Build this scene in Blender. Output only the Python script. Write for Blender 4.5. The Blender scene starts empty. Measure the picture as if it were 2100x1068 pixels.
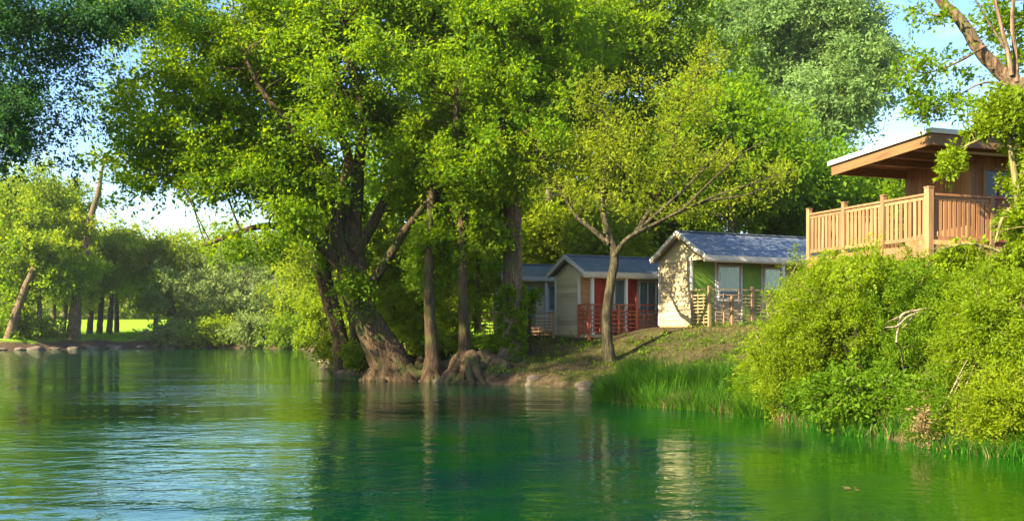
import bpy, math, random
import numpy as np
from mathutils import Vector, Matrix

rng = np.random.default_rng(7)
random.seed(7)
R = math.radians
scene = bpy.context.scene
COL = scene.collection
CAMZ = 1.8
HOR = 682.0
F = 2100.0


def P(px, py, d):
    """a point that stands d metres away in direction px, py of the picture"""
    return np.array([(px - 1050) / F * d, d, CAMZ + (HOR - py) / F * d])


# ------------------------------------------------------------------ terrain
WATER = np.array([
    (30, -60), (14, 2), (8.6, 11.0), (7.3, 14.6), (6.6, 16.3), (5.9, 19.1), (5.1, 22.8), (3.9, 24.6), (2.5, 27.2),
    (2.9, 29.5), (2.9, 32.0), (1.6, 33.4), (0.1, 34.9), (-1.75, 36.3), (-3.4, 38.0), (-6.0, 42.0), (-8.2, 46.5),
    (-10.1, 54), (-13.2, 70), (-17, 90), (-20, 103), (-25, 114), (-36, 122), (-45, 118), (-52, 107), (-70, 98), (-105, 85),
    (-150, 70), (-130, 50), (-60, 40), (-34, 30), (-25, 20), (-20, 0), (-30, -60)], float)


def sdist(x, y):
    """distance to the waterline, positive on land"""
    x = np.asarray(x, float); y = np.asarray(y, float)
    shp = x.shape; x = x.ravel(); y = y.ravel()
    best = np.full(x.shape, 1e9); inside = np.zeros(x.shape, bool)
    n = len(WATER)
    for i in range(n):
        ax, ay = WATER[i]; bx, by = WATER[(i + 1) % n]
        dx, dy = bx - ax, by - ay
        t = np.clip(((x - ax) * dx + (y - ay) * dy) / (dx * dx + dy * dy), 0, 1)
        best = np.minimum(best, np.hypot(x - ax - t * dx, y - ay - t * dy))
        c = ((ay > y) != (by > y))
        with np.errstate(divide='ignore', invalid='ignore'):
            xi = (bx - ax) * (y - ay) / (by - ay if by != ay else 1e-9) + ax
        inside ^= c & (x < xi)
    return np.where(inside, -best, best).reshape(shp)


def sstep(a, b, t):
    t = np.clip((t - a) / (b - a), 0, 1)
    return t * t * (3 - 2 * t)


def wob(x, y, s, k=0.0):
    return (np.sin(x * s + 1.3 + k) * np.cos(y * s * 1.17 + 0.7 * np.sin(x * s * .6)) +
            .5 * np.sin(x * s * 2.3 + y * s * 1.9 + k) + .25 * np.sin(x * s * 4.7 - y * s * 5.1 + 2 * k)) / 1.75


def gz(x, y):
    x = np.asarray(x, float); y = np.asarray(y, float)
    s = sdist(x, y)
    s = s + .30 * wob(x, y, 1.7) * sstep(0, 2.5, np.abs(s) + .8) + .1 * wob(x, y, 5.0)
    far = sstep(55, 95, y)
    leftside = sstep(-14, -22, x) * (1 - sstep(60, 80, y))
    H = 2.0 - .33 * sstep(6.0, 3.2, x) - .5 * sstep(-2, -10, x)
    near = .42 * sstep(0, .7, s) + (H - .42) * sstep(.5, 8.0, s)
    near = near + .09 * wob(x, y, 1.1, 2.) * sstep(.3, 2, s) * (1 - sstep(6, 8, s))
    farh = 1.15 * sstep(0, 3.0, s) + .032 * np.clip(s - 2, 0, 240)
    hills = 22 * sstep(150, 500, s)
    land = near * (1 - far) + farh * far + hills
    land = land + .07 * wob(x, y, .35, 1.) * sstep(1, 4, s)
    bed = -.2 - .38 * np.clip(-s, 0, 5)
    k = sstep(-.25, .15, s)
    return bed * (1 - k) + land * k


# ------------------------------------------------------------------ helpers
class MB:
    def __init__(self):
        self.v = []; self.f = {}; self.n = 0; self.order = []

    def add(self, verts, faces, val=0.5):
        verts = np.asarray(verts, float).reshape(-1, 3)
        off = self.n; self.v.append(verts); self.n += len(verts)
        groups = {}
        if isinstance(faces, np.ndarray):
            groups[faces.shape[1]] = faces
        else:
            for q in faces: groups.setdefault(len(q), []).append(q)
        for k, fs in groups.items():
            fs = np.asarray(fs, int) + off
            vv = np.full(len(fs), val, float) if np.isscalar(val) else np.asarray(val, float)
            self.order.append((fs, vv))
        return self

    def box(self, x0, y0, z0, x1, y1, z1, val=None):
        if val is None: val = random.random()
        v = [(x0, y0, z0), (x1, y0, z0), (x1, y1, z0), (x0, y1, z0), (x0, y0, z1), (x1, y0, z1), (x1, y1, z1), (x0, y1, z1)]
        f = [(0, 3, 2, 1), (4, 5, 6, 7), (0, 1, 5, 4), (1, 2, 6, 5), (2, 3, 7, 6), (3, 0, 4, 7)]
        return self.add(v, f, val)

    def obox(self, a, b, w, h, val=None, up=(0, 0, 1)):
        """a bar from a to b, w wide and h high"""
        if val is None: val = random.random()
        a = np.array(a, float); b = np.array(b, float); d = b - a; d /= np.linalg.norm(d)
        u = np.array(up, float)
        if abs(d @ u) > .95: u = np.array([1., 0, 0])
        s = np.cross(d, u); s /= np.linalg.norm(s); u = np.cross(s, d)
        v = []
        for p in (a, b):
            for i, j in ((-1, -1), (1, -1), (1, 1), (-1, 1)): v.append(p + s * i * w / 2 + u * j * h / 2)
        f = [(0, 1, 2, 3), (7, 6, 5, 4), (0, 4, 5, 1), (1, 5, 6, 2), (2, 6, 7, 3), (3, 7, 4, 0)]
        return self.add(v, f, val)

    def tube(self, pts, rad, sides=10, rough=0.0, flute=0.0, val=0.5, seed=0):
        pts = np.asarray(pts, float); rad = np.asarray(rad, float)
        V, Fq = tube_batch(pts[None], rad[None], sides, rough, flute, seed)
        return self.add(V, Fq, val)

    def build(self, name, mat, parent=None, base=(0, 0, 0), smooth=False, **props):
        me = bpy.data.meshes.new(name)
        V = np.concatenate(self.v) - np.asarray(base, float)
        me.vertices.add(len(V)); me.vertices.foreach_set('co', V.astype(np.float32).ravel())
        loops = np.concatenate([f.ravel() for f, _ in self.order])
        tot = np.concatenate([np.full(len(f), f.shape[1]) for f, _ in self.order])
        start = np.concatenate([[0], np.cumsum(tot)[:-1]])
        me.loops.add(len(loops)); me.loops.foreach_set('vertex_index', loops.astype(np.int32))
        me.polygons.add(len(tot)); me.polygons.foreach_set('loop_start', start.astype(np.int32))
        me.update(calc_edges=True)
        at = me.attributes.new('v', 'FLOAT', 'FACE')
        at.data.foreach_set('value', np.concatenate([v for _, v in self.order]).astype(np.float32))
        me.polygons.foreach_set('use_smooth', np.full(len(tot), bool(smooth)))
        me.materials.append(mat)
        o = bpy.data.objects.new(name, me); COL.objects.link(o)
        if parent is not None: o.parent = parent
        else: o.location = base
        for k, v in props.items(): o[k] = v
        return o


def tube_batch(Pt, Rd, S=5, rough=0.0, flute=0.0, seed=0):
    """Pt [n,K,3], Rd [n,K] -> verts, quads of n tubes"""
    n, K, _ = Pt.shape
    d = np.empty_like(Pt); d[:, 1:-1] = Pt[:, 2:] - Pt[:, :-2]; d[:, 0] = Pt[:, 1] - Pt[:, 0]; d[:, -1] = Pt[:, -1] - Pt[:, -2]
    d /= np.linalg.norm(d, axis=2, keepdims=True) + 1e-9
    ref = np.zeros_like(d); m = np.abs(d[:, :1, 2:3]).repeat(K, 1)[..., 0] > .75
    ref[..., 2] = ~m; ref[..., 0] = m
    s = np.cross(d, ref); s /= np.linalg.norm(s, axis=2, keepdims=True) + 1e-9
    u = np.cross(s, d)
    a = np.arange(S) / S * 2 * np.pi
    r = Rd[:, :, None] * np.ones(S)
    if rough or flute:
        k = np.arange(K)[None, :, None]
        r = r * (1 + rough * np.sin(a * 2 + k * .9 + seed) * np.cos(k * 1.3 + a * 3 + seed) + rough * .6 * np.sin(5 * a + k * 2.1 + seed * 2))
        r = r * (1 + flute * np.sin(a * 5 + seed + k * .15) + flute * .6 * np.sin(a * 9 + 2 * seed - k * .1))
    V = Pt[:, :, None] + s[:, :, None] * (np.cos(a)[:, None] * r[..., None]) + u[:, :, None] * (np.sin(a)[:, None] * r[..., None])
    i = np.arange(K - 1)[:, None] * S; j = np.arange(S)[None]
    q = np.stack([i + j, i + (j + 1) % S, i + S + (j + 1) % S, i + S + j], -1).reshape(-1, 4)
    q = (q[None] + (np.arange(n) * K * S)[:, None, None]).reshape(-1, 4)
    return V.reshape(-1, 3), q


def smooth_path(pts, rad, per=6):
    pts = np.asarray(pts, float); rad = np.asarray(rad, float)
    n = len(pts)
    ext = np.vstack([2 * pts[0] - pts[1], pts, 2 * pts[-1] - pts[-2]])
    out, ro = [], []
    for i in range(n - 1):
        p0, p1, p2, p3 = ext[i:i + 4]
        for t in np.arange(per) / per:
            out.append(.5 * ((2 * p1) + (-p0 + p2) * t + (2 * p0 - 5 * p1 + 4 * p2 - p3) * t * t + (-p0 + 3 * p1 - 3 * p2 + p3) * t ** 3))
            ro.append(rad[i] * (1 - t) + rad[i + 1] * t)
    out.append(pts[-1]); ro.append(rad[-1])
    return np.array(out), np.array(ro)


def empty(name, label, cat, loc, rotz=0, group=None):
    o = bpy.data.objects.new(name, None); COL.objects.link(o)
    o.location = loc; o.rotation_euler = (0, 0, rotz)
    o.empty_display_size = .3
    o['label'] = label; o['category'] = cat
    if group: o['group'] = group
    return o


def copy_thing(root, loc, rotz, scale, label, group):
    c = root.copy(); COL.objects.link(c); c.location = loc; c.rotation_euler = (0, 0, rotz); c.scale = scale
    c['label'] = label
    if group: c['group'] = group
    for ch in list(root.children):
        k = ch.copy(); COL.objects.link(k); k.parent = c
    return c


# ------------------------------------------------------------------ materials
def mat(name):
    m = bpy.data.materials.new(name); m.use_nodes = True
    nt = m.node_tree; nt.nodes.clear()
    out = nt.nodes.new('ShaderNodeOutputMaterial')
    return m, nt, out


def N(nt, t, **kw):
    n = nt.nodes.new(t)
    for k, v in kw.items():
        if k in n.inputs: n.inputs[k].default_value = v
        else: setattr(n, k, v)
    return n


def ramp(nt, stops, fac=None, interp='LINEAR'):
    r = nt.nodes.new('ShaderNodeValToRGB'); r.color_ramp.interpolation = interp
    e = r.color_ramp.elements
    while len(e) < len(stops): e.new(.5)
    for el, (p, c) in zip(e, stops): el.position = p; el.color = (*c, 1) if len(c) == 3 else c
    if fac is not None: nt.links.new(fac, r.inputs[0])
    return r


def leaf_mat(name, dark, light, trans, tw=.5, rough=.55, spec=.14):
    m, nt, out = mat(name); L = nt.links.new
    at = N(nt, 'ShaderNodeAttribute', attribute_name='v')
    oi = nt.nodes.new('ShaderNodeObjectInfo')
    c1 = ramp(nt, [(0, dark), (.55, tuple((a + b) / 2 for a, b in zip(dark, light))), (1, light)], at.outputs['Fac'])
    hs = N(nt, 'ShaderNodeHueSaturation')
    mr = N(nt, 'ShaderNodeMapRange'); mr.inputs['To Min'].default_value = .485; mr.inputs['To Max'].default_value = .515
    L(oi.outputs['Random'], mr.inputs['Value']); L(mr.outputs[0], hs.inputs['Hue']); L(c1.outputs[0], hs.inputs['Color'])
    c2 = ramp(nt, [(0, tuple(a * .55 for a in trans)), (1, trans)], at.outputs['Fac'])
    p = N(nt, 'ShaderNodeBsdfPrincipled', Roughness=rough); p.inputs['Specular IOR Level'].default_value = spec
    L(hs.outputs[0], p.inputs['Base Color'])
    t = nt.nodes.new('ShaderNodeBsdfTranslucent'); L(c2.outputs[0], t.inputs[0])
    mx = N(nt, 'ShaderNodeMixShader'); mx.inputs[0].default_value = tw
    L(p.outputs[0], mx.inputs[1]); L(t.outputs[0], mx.inputs[2]); L(mx.outputs[0], out.inputs[0])
    return m


def bark_mat(name, c1, c2, moss=None, scale=1.0):
    m, nt, out = mat(name); L = nt.links.new
    tc = nt.nodes.new('ShaderNodeTexCoord')
    mp = N(nt, 'ShaderNodeMapping'); mp.inputs['Scale'].default_value = (9 * scale, 9 * scale, 1.6 * scale); L(tc.outputs['Object'], mp.inputs[0])
    n1 = N(nt, 'ShaderNodeTexNoise', Scale=1.6, Detail=8.0, Roughness=.65, Distortion=.6); L(mp.outputs[0], n1.inputs['Vector'])
    r = ramp(nt, [(.33, tuple(a * .35 for a in c1)), (.47, c1), (.66, c2)], n1.outputs[0])
    n2 = N(nt, 'ShaderNodeTexNoise', Scale=1.3, Detail=4.0); L(tc.outputs['Object'], n2.inputs['Vector'])
    col = r.outputs[0]
    if moss:
        rm = ramp(nt, [(.5, (0, 0, 0)), (.62, (1, 1, 1))], n2.outputs[0])
        mx = N(nt, 'ShaderNodeMix', data_type='RGBA'); L(rm.outputs[0], mx.inputs[0]); L(col, mx.inputs[6]); mx.inputs[7].default_value = (*moss, 1)
        sc = N(nt, 'ShaderNodeMath', operation='MULTIPLY'); sc.inputs[1].default_value = .6; L(rm.outputs[0], sc.inputs[0]); L(sc.outputs[0], mx.inputs[0])
        col = mx.outputs[2]
    p = N(nt, 'ShaderNodeBsdfPrincipled', Roughness=.9); p.inputs['Specular IOR Level'].default_value = .15
    L(col, p.inputs['Base Color'])
    b = N(nt, 'ShaderNodeBump', Strength=.9, Distance=.06); L(n1.outputs[0], b.inputs['Height']); L(b.outputs[0], p.inputs['Normal'])
    L(p.outputs[0], out.inputs[0])
    return m


def wood_mat(name, c1, c2, along='z', rough=.65, grain=1.0, wear=None):
    m, nt, out = mat(name); L = nt.links.new
    tc = nt.nodes.new('ShaderNodeTexCoord')
    at = N(nt, 'ShaderNodeAttribute', attribute_name='v')
    mp = N(nt, 'ShaderNodeMapping')
    s = {'z': (14, 14, 1.2), 'x': (1.2, 14, 14), 'y': (14, 1.2, 14)}[along]
    mp.inputs['Scale'].default_value = s; L(tc.outputs['Object'], mp.inputs[0])
    off = N(nt, 'ShaderNodeVectorMath', operation='SCALE'); off.inputs[0].default_value = (37, 19, 23); L(at.outputs['Fac'], off.inputs['Scale'])
    ad = N(nt, 'ShaderNodeVectorMath', operation='ADD'); L(mp.outputs[0], ad.inputs[0]); L(off.outputs[0], ad.inputs[1])
    n1 = N(nt, 'ShaderNodeTexNoise', Scale=grain, Detail=6.0, Roughness=.6, Distortion=.4); L(ad.outputs[0], n1.inputs['Vector'])
    r = ramp(nt, [(.3, c1), (.7, c2)], n1.outputs[0])
    hs = N(nt, 'ShaderNodeHueSaturation')
    mr = N(nt, 'ShaderNodeMapRange'); mr.inputs['To Min'].default_value = .78; mr.inputs['To Max'].default_value = 1.2
    L(at.outputs['Fac'], mr.inputs['Value']); L(mr.outputs[0], hs.inputs['Value']); L(r.outputs[0], hs.inputs['Color'])
    col = hs.outputs[0]
    if wear:
        n3 = N(nt, 'ShaderNodeTexNoise', Scale=2.2, Detail=7.0, Roughness=.65); L(tc.outputs['Object'], n3.inputs['Vector'])
        rw = ramp(nt, [(.48, (0, 0, 0)), (.68, (.75, .75, .75))], n3.outputs[0])
        mx = N(nt, 'ShaderNodeMix', data_type='RGBA'); L(rw.outputs[0], mx.inputs[0]); L(col, mx.inputs[6]); mx.inputs[7].default_value = (*wear, 1)
        col = mx.outputs[2]
    p = N(nt, 'ShaderNodeBsdfPrincipled', Roughness=rough); p.inputs['Specular IOR Level'].default_value = .25
    L(col, p.inputs['Base Color'])
    b = N(nt, 'ShaderNodeBump', Strength=.35, Distance=.01); L(n1.outputs[0], b.inputs['Height']); L(b.outputs[0], p.inputs['Normal'])
    L(p.outputs[0], out.inputs[0])
    return m


def plain(name, c, rough=.5, spec=.4, noise=.15, metal=0.0, scale=3.0):
    m, nt, out = mat(name); L = nt.links.new
    tc = nt.nodes.new('ShaderNodeTexCoord')
    n1 = N(nt, 'ShaderNodeTexNoise', Scale=scale, Detail=6.0, Roughness=.65); L(tc.outputs['Object'], n1.inputs['Vector'])
    r = ramp(nt, [(.3, tuple(a * (1 - noise) for a in c)), (.7, tuple(min(1, a * (1 + noise)) for a in c))], n1.outputs[0])
    p = N(nt, 'ShaderNodeBsdfPrincipled', Roughness=rough, Metallic=metal); p.inputs['Specular IOR Level'].default_value = spec
    L(r.outputs[0], p.inputs['Base Color']); L(p.outputs[0], out.inputs[0])
    return m


M = {}
M['leaf_near'] = leaf_mat('broad_leaf', (.048, .120, .003), (.200, .305, .006), (.37, .52, .003), tw=.56)
M['leaf_mid'] = leaf_mat('tree_leaf', (.050, .120, .004), (.190, .300, .008), (.35, .52, .004), tw=.55)
M['leaf_yellow'] = leaf_mat('fresh_leaf', (.100, .150, .005), (.270, .320, .012), (.44, .52, .012))
M['leaf_dark'] = leaf_mat('shade_toned_leaf', (.016, .070, .022), (.045, .135, .034), (.08, .22, .025), tw=.4)  # backlit shade of the overhanging crown put into the leaf colour
M['leaf_blue'] = leaf_mat('haze_toned_poplar_leaf', (.095, .170, .045), (.260, .360, .095), (.30, .45, .09))  # blue-green poplar tone, paled so the colour carries some distance haze
M['leaf_far'] = leaf_mat('far_leaf', (.085, .160, .005), (.290, .370, .010), (.44, .52, .01), tw=.55)
M['leaf_silver'] = leaf_mat('sallow_leaf', (.110, .165, .035), (.290, .350, .090), (.34, .44, .07))
M['leaf_bush'] = leaf_mat('willow_bush_leaf', (.060, .130, .003), (.250, .335, .007), (.42, .52, .006))
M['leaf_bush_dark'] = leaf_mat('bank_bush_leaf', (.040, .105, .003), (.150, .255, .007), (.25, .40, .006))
M['reed'] = leaf_mat('reed_blade', (.008, .050, .003), (.075, .220, .008), (.11, .33, .01), tw=.4)
M['dry'] = leaf_mat('dry_blade', (.12, .085, .03), (.32, .24, .09), (.30, .22, .06), tw=.3)
M['grass'] = leaf_mat('grass_blade', (.035, .060, .008), (.120, .140, .018), (.14, .20, .015), tw=.35)
M['drygrass'] = leaf_mat('dry_grass_blade', (.110, .100, .025), (.300, .230, .070), (.28, .25, .05), tw=.3)
M['bark'] = bark_mat('willow_bark', (.066, .041, .020), (.150, .098, .048), moss=(.05, .075, .012))
M['bark_pale'] = bark_mat('poplar_bark', (.13, .082, .046), (.28, .185, .11), moss=(.07, .09, .025))
M['bark_twig'] = bark_mat('yellow_twig_bark', (.16, .14, .05), (.33, .27, .10))
M['bark_slope'] = bark_mat('slope_tree_bark', (.045, .037, .018), (.115, .094, .046))
M['bark_far'] = bark_mat('far_bark', (.07, .06, .035), (.15, .12, .075), scale=.6)
M['dead'] = bark_mat('dead_wood', (.30, .22, .13), (.52, .42, .28), scale=2)
M['root'] = bark_mat('root_bark', (.055, .036, .02), (.14, .095, .055), moss=(.06, .08, .02), scale=.8)
M['siding'] = wood_mat('cream_siding', (.42, .33, .175), (.52, .42, .245), 'y', .6)
M['cream'] = plain('cream_paint', (.58, .48, .28), .55, .3, .14)
M['trim'] = plain('white_trim', (.58, .54, .46), .45, .4, .1)
M['fascia'] = plain('fascia_paint', (.48, .42, .33), .5, .3, .12, scale=1.5)
M['rake'] = plain('brown_trim', (.20, .12, .06), .6, .3, .2)
M['green'] = plain('green_panel_paint', (.15, .26, .015), .5, .3, .25, scale=2)
M['red'] = wood_mat('red_paint', (.30, .030, .018), (.45, .06, .03), 'z', .55)
M['redrail'] = wood_mat('red_rail_paint', (.30, .050, .028), (.44, .11, .05), 'z', .55, wear=(.28, .13, .06))
M['railwood'] = wood_mat('terrace_rail_wood', (.22, .12, .05), (.40, .25, .11), 'z', .65)
M['railwood_x'] = wood_mat('terrace_slat_wood', (.24, .155, .065), (.44, .32, .16), 'x', .65)
M['rust'] = wood_mat('rust_rail_wood', (.28, .13, .05), (.46, .27, .12), 'x', .7)
M['lodge'] = wood_mat('lodge_plank', (.22, .095, .035), (.36, .18, .07), 'z', .55)
M['lodge_rail'] = wood_mat('balcony_wood', (.20, .098, .040), (.33, .185, .082), 'z', .55)
M['lodge_beam'] = wood_mat('roof_beam_wood', (.15, .075, .028), (.26, .14, .055), 'y', .55)
M['lodge_red'] = wood_mat('stained_plank', (.17, .035, .02), (.30, .08, .045), 'z', .6)
M['metalroof'] = plain('pale_metal_edge', (.50, .51, .54), .35, .5, .08)
M['white'] = plain('white_paint', (.55, .55, .54), .4, .4, .06)
M['curtain'] = plain('net_curtain', (.66, .72, .74), .9, .1, .15, scale=12)
M['cloth'] = plain('hanging_cloth', (.62, .52, .36), .9, .1, .1)
M['dirt'] = plain('stone', (.12, .09, .06), .9, .2, .4, scale=4)
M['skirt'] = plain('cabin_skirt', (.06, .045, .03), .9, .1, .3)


def roof_mat():
    m, nt, out = mat('roof_sheet'); L = nt.links.new
    tc = nt.nodes.new('ShaderNodeTexCoord')
    w = N(nt, 'ShaderNodeTexWave', Scale=5.5, bands_direction='X'); w.inputs['Distortion'].default_value = .6; L(tc.outputs['Object'], w.inputs['Vector'])
    n = N(nt, 'ShaderNodeTexNoise', Scale=2.5, Detail=7.0, Roughness=.7); L(tc.outputs['Object'], n.inputs['Vector'])
    r = ramp(nt, [(.3, (.055, .075, .095)), (.7, (.16, .185, .215))], n.outputs[0])
    p = N(nt, 'ShaderNodeBsdfPrincipled', Roughness=.42); L(r.outputs[0], p.inputs['Base Color'])
    b = N(nt, 'ShaderNodeBump', Strength=.7, Distance=.02); L(w.outputs[0], b.inputs['Height']); L(b.outputs[0], p.inputs['Normal'])
    L(p.outputs[0], out.inputs[0]); return m


def glass_mat():
    m, nt, out = mat('window_glass'); L = nt.links.new
    t = nt.nodes.new('ShaderNodeBsdfTransparent'); t.inputs[0].default_value = (.78, .84, .84, 1)
    g = N(nt, 'ShaderNodeBsdfGlossy', Roughness=.03)
    f = N(nt, 'ShaderNodeFresnel', IOR=1.5); mx = nt.nodes.new('ShaderNodeMixShader')
    L(f.outputs[0], mx.inputs[0]); L(t.outputs[0], mx.inputs[1]); L(g.outputs[0], mx.inputs[2]); L(mx.outputs[0], out.inputs[0]); return m


M['roof'] = roof_mat(); M['glass'] = glass_mat()


def ground_mat():
    m, nt, out = mat('ground'); L = nt.links.new
    geo = nt.nodes.new('ShaderNodeNewGeometry'); sp = nt.nodes.new('ShaderNodeSeparateXYZ'); L(geo.outputs['Position'], sp.inputs[0])
    n1 = N(nt, 'ShaderNodeTexNoise', Scale=.55, Detail=9.0, Roughness=.68); L(geo.outputs['Position'], n1.inputs['Vector'])
    n2 = N(nt, 'ShaderNodeTexNoise', Scale=5.0, Detail=8.0, Roughness=.75); L(geo.outputs['Position'], n2.inputs['Vector'])
    soil = ramp(nt, [(.3, (.040, .025, .014)), (.5, (.080, .052, .028)), (.70, (.15, .105, .058))], n2.outputs[0])
    grass = ramp(nt, [(.3, (.024, .034, .007)), (.55, (.070, .070, .015)), (.72, (.135, .105, .036))], n2.outputs[0])
    near = N(nt, 'ShaderNodeMix', data_type='RGBA'); f1 = ramp(nt, [(.44, (0, 0, 0)), (.58, (1, 1, 1))], n1.outputs[0])
    L(f1.outputs[0], near.inputs[0]); L(soil.outputs[0], near.inputs[6]); L(grass.outputs[0], near.inputs[7])
    mead = ramp(nt, [(.3, (.12, .26, .008)), (.7, (.28, .42, .014))], n2.outputs[0])
    fy = N(nt, 'ShaderNodeMapRange'); fy.inputs['From Min'].default_value = 60; fy.inputs['From Max'].default_value = 100; L(sp.outputs['Y'], fy.inputs['Value'])
    zn = N(nt, 'ShaderNodeMath', operation='MULTIPLY_ADD'); zn.inputs[1].default_value = 1.4; zn.inputs[2].default_value = -.7; L(n1.outputs[0], zn.inputs[0])
    za = N(nt, 'ShaderNodeMath', operation='ADD'); L(sp.outputs['Z'], za.inputs[0]); L(zn.outputs[0], za.inputs[1])
    fz = N(nt, 'ShaderNodeMapRange'); fz.inputs['From Min'].default_value = .75; fz.inputs['From Max'].default_value = 1.15; L(za.outputs[0], fz.inputs['Value'])
    mz = N(nt, 'ShaderNodeMix', data_type='RGBA'); L(fz.outputs[0], mz.inputs[0]); L(soil.outputs[0], mz.inputs[6]); L(mead.outputs[0], mz.inputs[7])
    mx = N(nt, 'ShaderNodeMix', data_type='RGBA'); L(fy.outputs[0], mx.inputs[0]); L(near.outputs[2], mx.inputs[6]); L(mz.outputs[2], mx.inputs[7])
    p = N(nt, 'ShaderNodeBsdfPrincipled', Roughness=.95); p.inputs['Specular IOR Level'].default_value = .1
    L(mx.outputs[2], p.inputs['Base Color'])
    b = N(nt, 'ShaderNodeBump', Strength=.9, Distance=.12); L(n2.outputs[0], b.inputs['Height']); L(b.outputs[0], p.inputs['Normal'])
    L(p.outputs[0], out.inputs[0]); return m


def water_mat():
    m, nt, out = mat('river_water'); L = nt.links.new
    geo = nt.nodes.new('ShaderNodeNewGeometry')
    def noise(scale, sx, sy, detail, dist=0.0, rough=.55, rz=0):
        mp = N(nt, 'ShaderNodeMapping'); mp.inputs['Scale'].default_value = (sx, sy, 1); mp.inputs['Rotation'].default_value = (0, 0, rz); L(geo.outputs['Position'], mp.inputs[0])
        n = N(nt, 'ShaderNodeTexNoise', Scale=scale, Detail=detail, Distortion=dist, Roughness=rough); L(mp.outputs[0], n.inputs['Vector'])
        return n.outputs[0]
    fine = noise(2.6, .9, 1.3, 3.0, .5, .55, R(8))
    swell = noise(.8, .7, 1.1, 2.0, .8, .5, R(-14))
    zone = noise(.16, .45, 1.5, 3.0, .8, .5, R(-6))
    zr = ramp(nt, [(.36, (.15, .15, .15)), (.50, (.5, .5, .5)), (.60, (1, 1, 1))], zone)
    mul = N(nt, 'ShaderNodeMath', operation='MULTIPLY'); L(fine, mul.inputs[0]); L(zr.outputs[0], mul.inputs[1])
    b1 = N(nt, 'ShaderNodeBump', Strength=1.0, Distance=.022); L(mul.outputs[0], b1.inputs['Height'])
    b2 = N(nt, 'ShaderNodeBump', Strength=1.0, Distance=.022); L(swell, b2.inputs['Height']); L(b1.outputs[0], b2.inputs['Normal'])
    # water body: teal over depth, greener over weed beds
    bed = noise(.11, 1.0, 1.4, 4.0, 1.2, .6, R(20))
    body = ramp(nt, [(.30, (.0004, .013, .017)), (.50, (.0005, .026, .009)), (.70, (.003, .032, .0015))], bed)
    sp = nt.nodes.new('ShaderNodeSeparateXYZ'); L(geo.outputs['Position'], sp.inputs[0])
    my = N(nt, 'ShaderNodeMath', operation='MULTIPLY_ADD'); my.inputs[1].default_value = -.12; L(sp.outputs['Y'], my.inputs[0]); L(sp.outputs['X'], my.inputs[2])
    mb_ = N(nt, 'ShaderNodeMath', operation='MULTIPLY_ADD'); mb_.inputs[1].default_value = 7.0; L(bed, mb_.inputs[0]); L(my.outputs[0], mb_.inputs[2])
    shal = N(nt, 'ShaderNodeMapRange', interpolation_type='SMOOTHSTEP'); shal.inputs['From Min'].default_value = 3.6; shal.inputs['From Max'].default_value = 7.5; L(mb_.outputs[0], shal.inputs['Value'])
    bm_ = N(nt, 'ShaderNodeMix', data_type='RGBA'); L(shal.outputs[0], bm_.inputs[0]); L(body.outputs[0], bm_.inputs[6]); bm_.inputs[7].default_value = (.009, .050, .0015, 1)
    d = nt.nodes.new('ShaderNodeBsdfDiffuse'); L(bm_.outputs[2], d.inputs[0])
    g = N(nt, 'ShaderNodeBsdfGlossy', Roughness=.02); g.inputs['Color'].default_value = (.84, .98, .90, 1)
    L(b2.outputs[0], g.inputs['Normal'])
    fr = N(nt, 'ShaderNodeFresnel', IOR=1.33); L(b2.outputs[0], fr.inputs['Normal'])
    mx = nt.nodes.new('ShaderNodeMixShader'); L(fr.outputs[0], mx.inputs[0]); L(d.outputs[0], mx.inputs[1]); L(g.outputs[0], mx.inputs[2])
    L(mx.outputs[0], out.inputs[0]); return m


# ------------------------------------------------------------------ ground + water
def axis(lo, hi, a, b, fine, grow=1.12):
    c = list(np.arange(a, b + 1e-6, fine)); s = fine; x = a; left = []
    while x > lo: s *= grow; x -= s; left.append(x)
    s = fine; x = b; right = []
    while x < hi: s *= grow; x += s; right.append(x)
    return np.array(left[::-1] + c + right)


xs = axis(-1500, 1500, -62, 16, .42, 1.14)
ys = np.concatenate([axis(-400, 60, 8, 60, .32, 1.14), ])
ys = ys[ys <= 60]
ys = np.concatenate([ys, np.arange(60.6, 112, 1.0), np.arange(112, 140, .5), 140 + np.cumsum(.6 * 1.09 ** np.arange(70))])
ys = ys[ys < 2500]
X, Y = np.meshgrid(xs, ys)
Z = gz(X, Y)
ny, nx = X.shape
i = np.arange(ny - 1)[:, None] * nx; j = np.arange(nx - 1)[None]
quads = np.stack([i + j, i + j + 1, i + nx + j + 1, i + nx + j], -1).reshape(-1, 4)
MB().add(np.stack([X, Y, Z], -1).reshape(-1, 3), quads).build('ground', ground_mat(), smooth=True, kind='structure')
wv = [(-160, -70, 0), (40, -70, 0), (40, 140, 0), (-160, 140, 0)]
MB().add(wv, [(0, 1, 2, 3)]).build('river', water_mat(), kind='structure')


# ------------------------------------------------------------------ foliage
def unit(v): return v / (np.linalg.norm(v, axis=-1, keepdims=True) + 1e-9)


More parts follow.
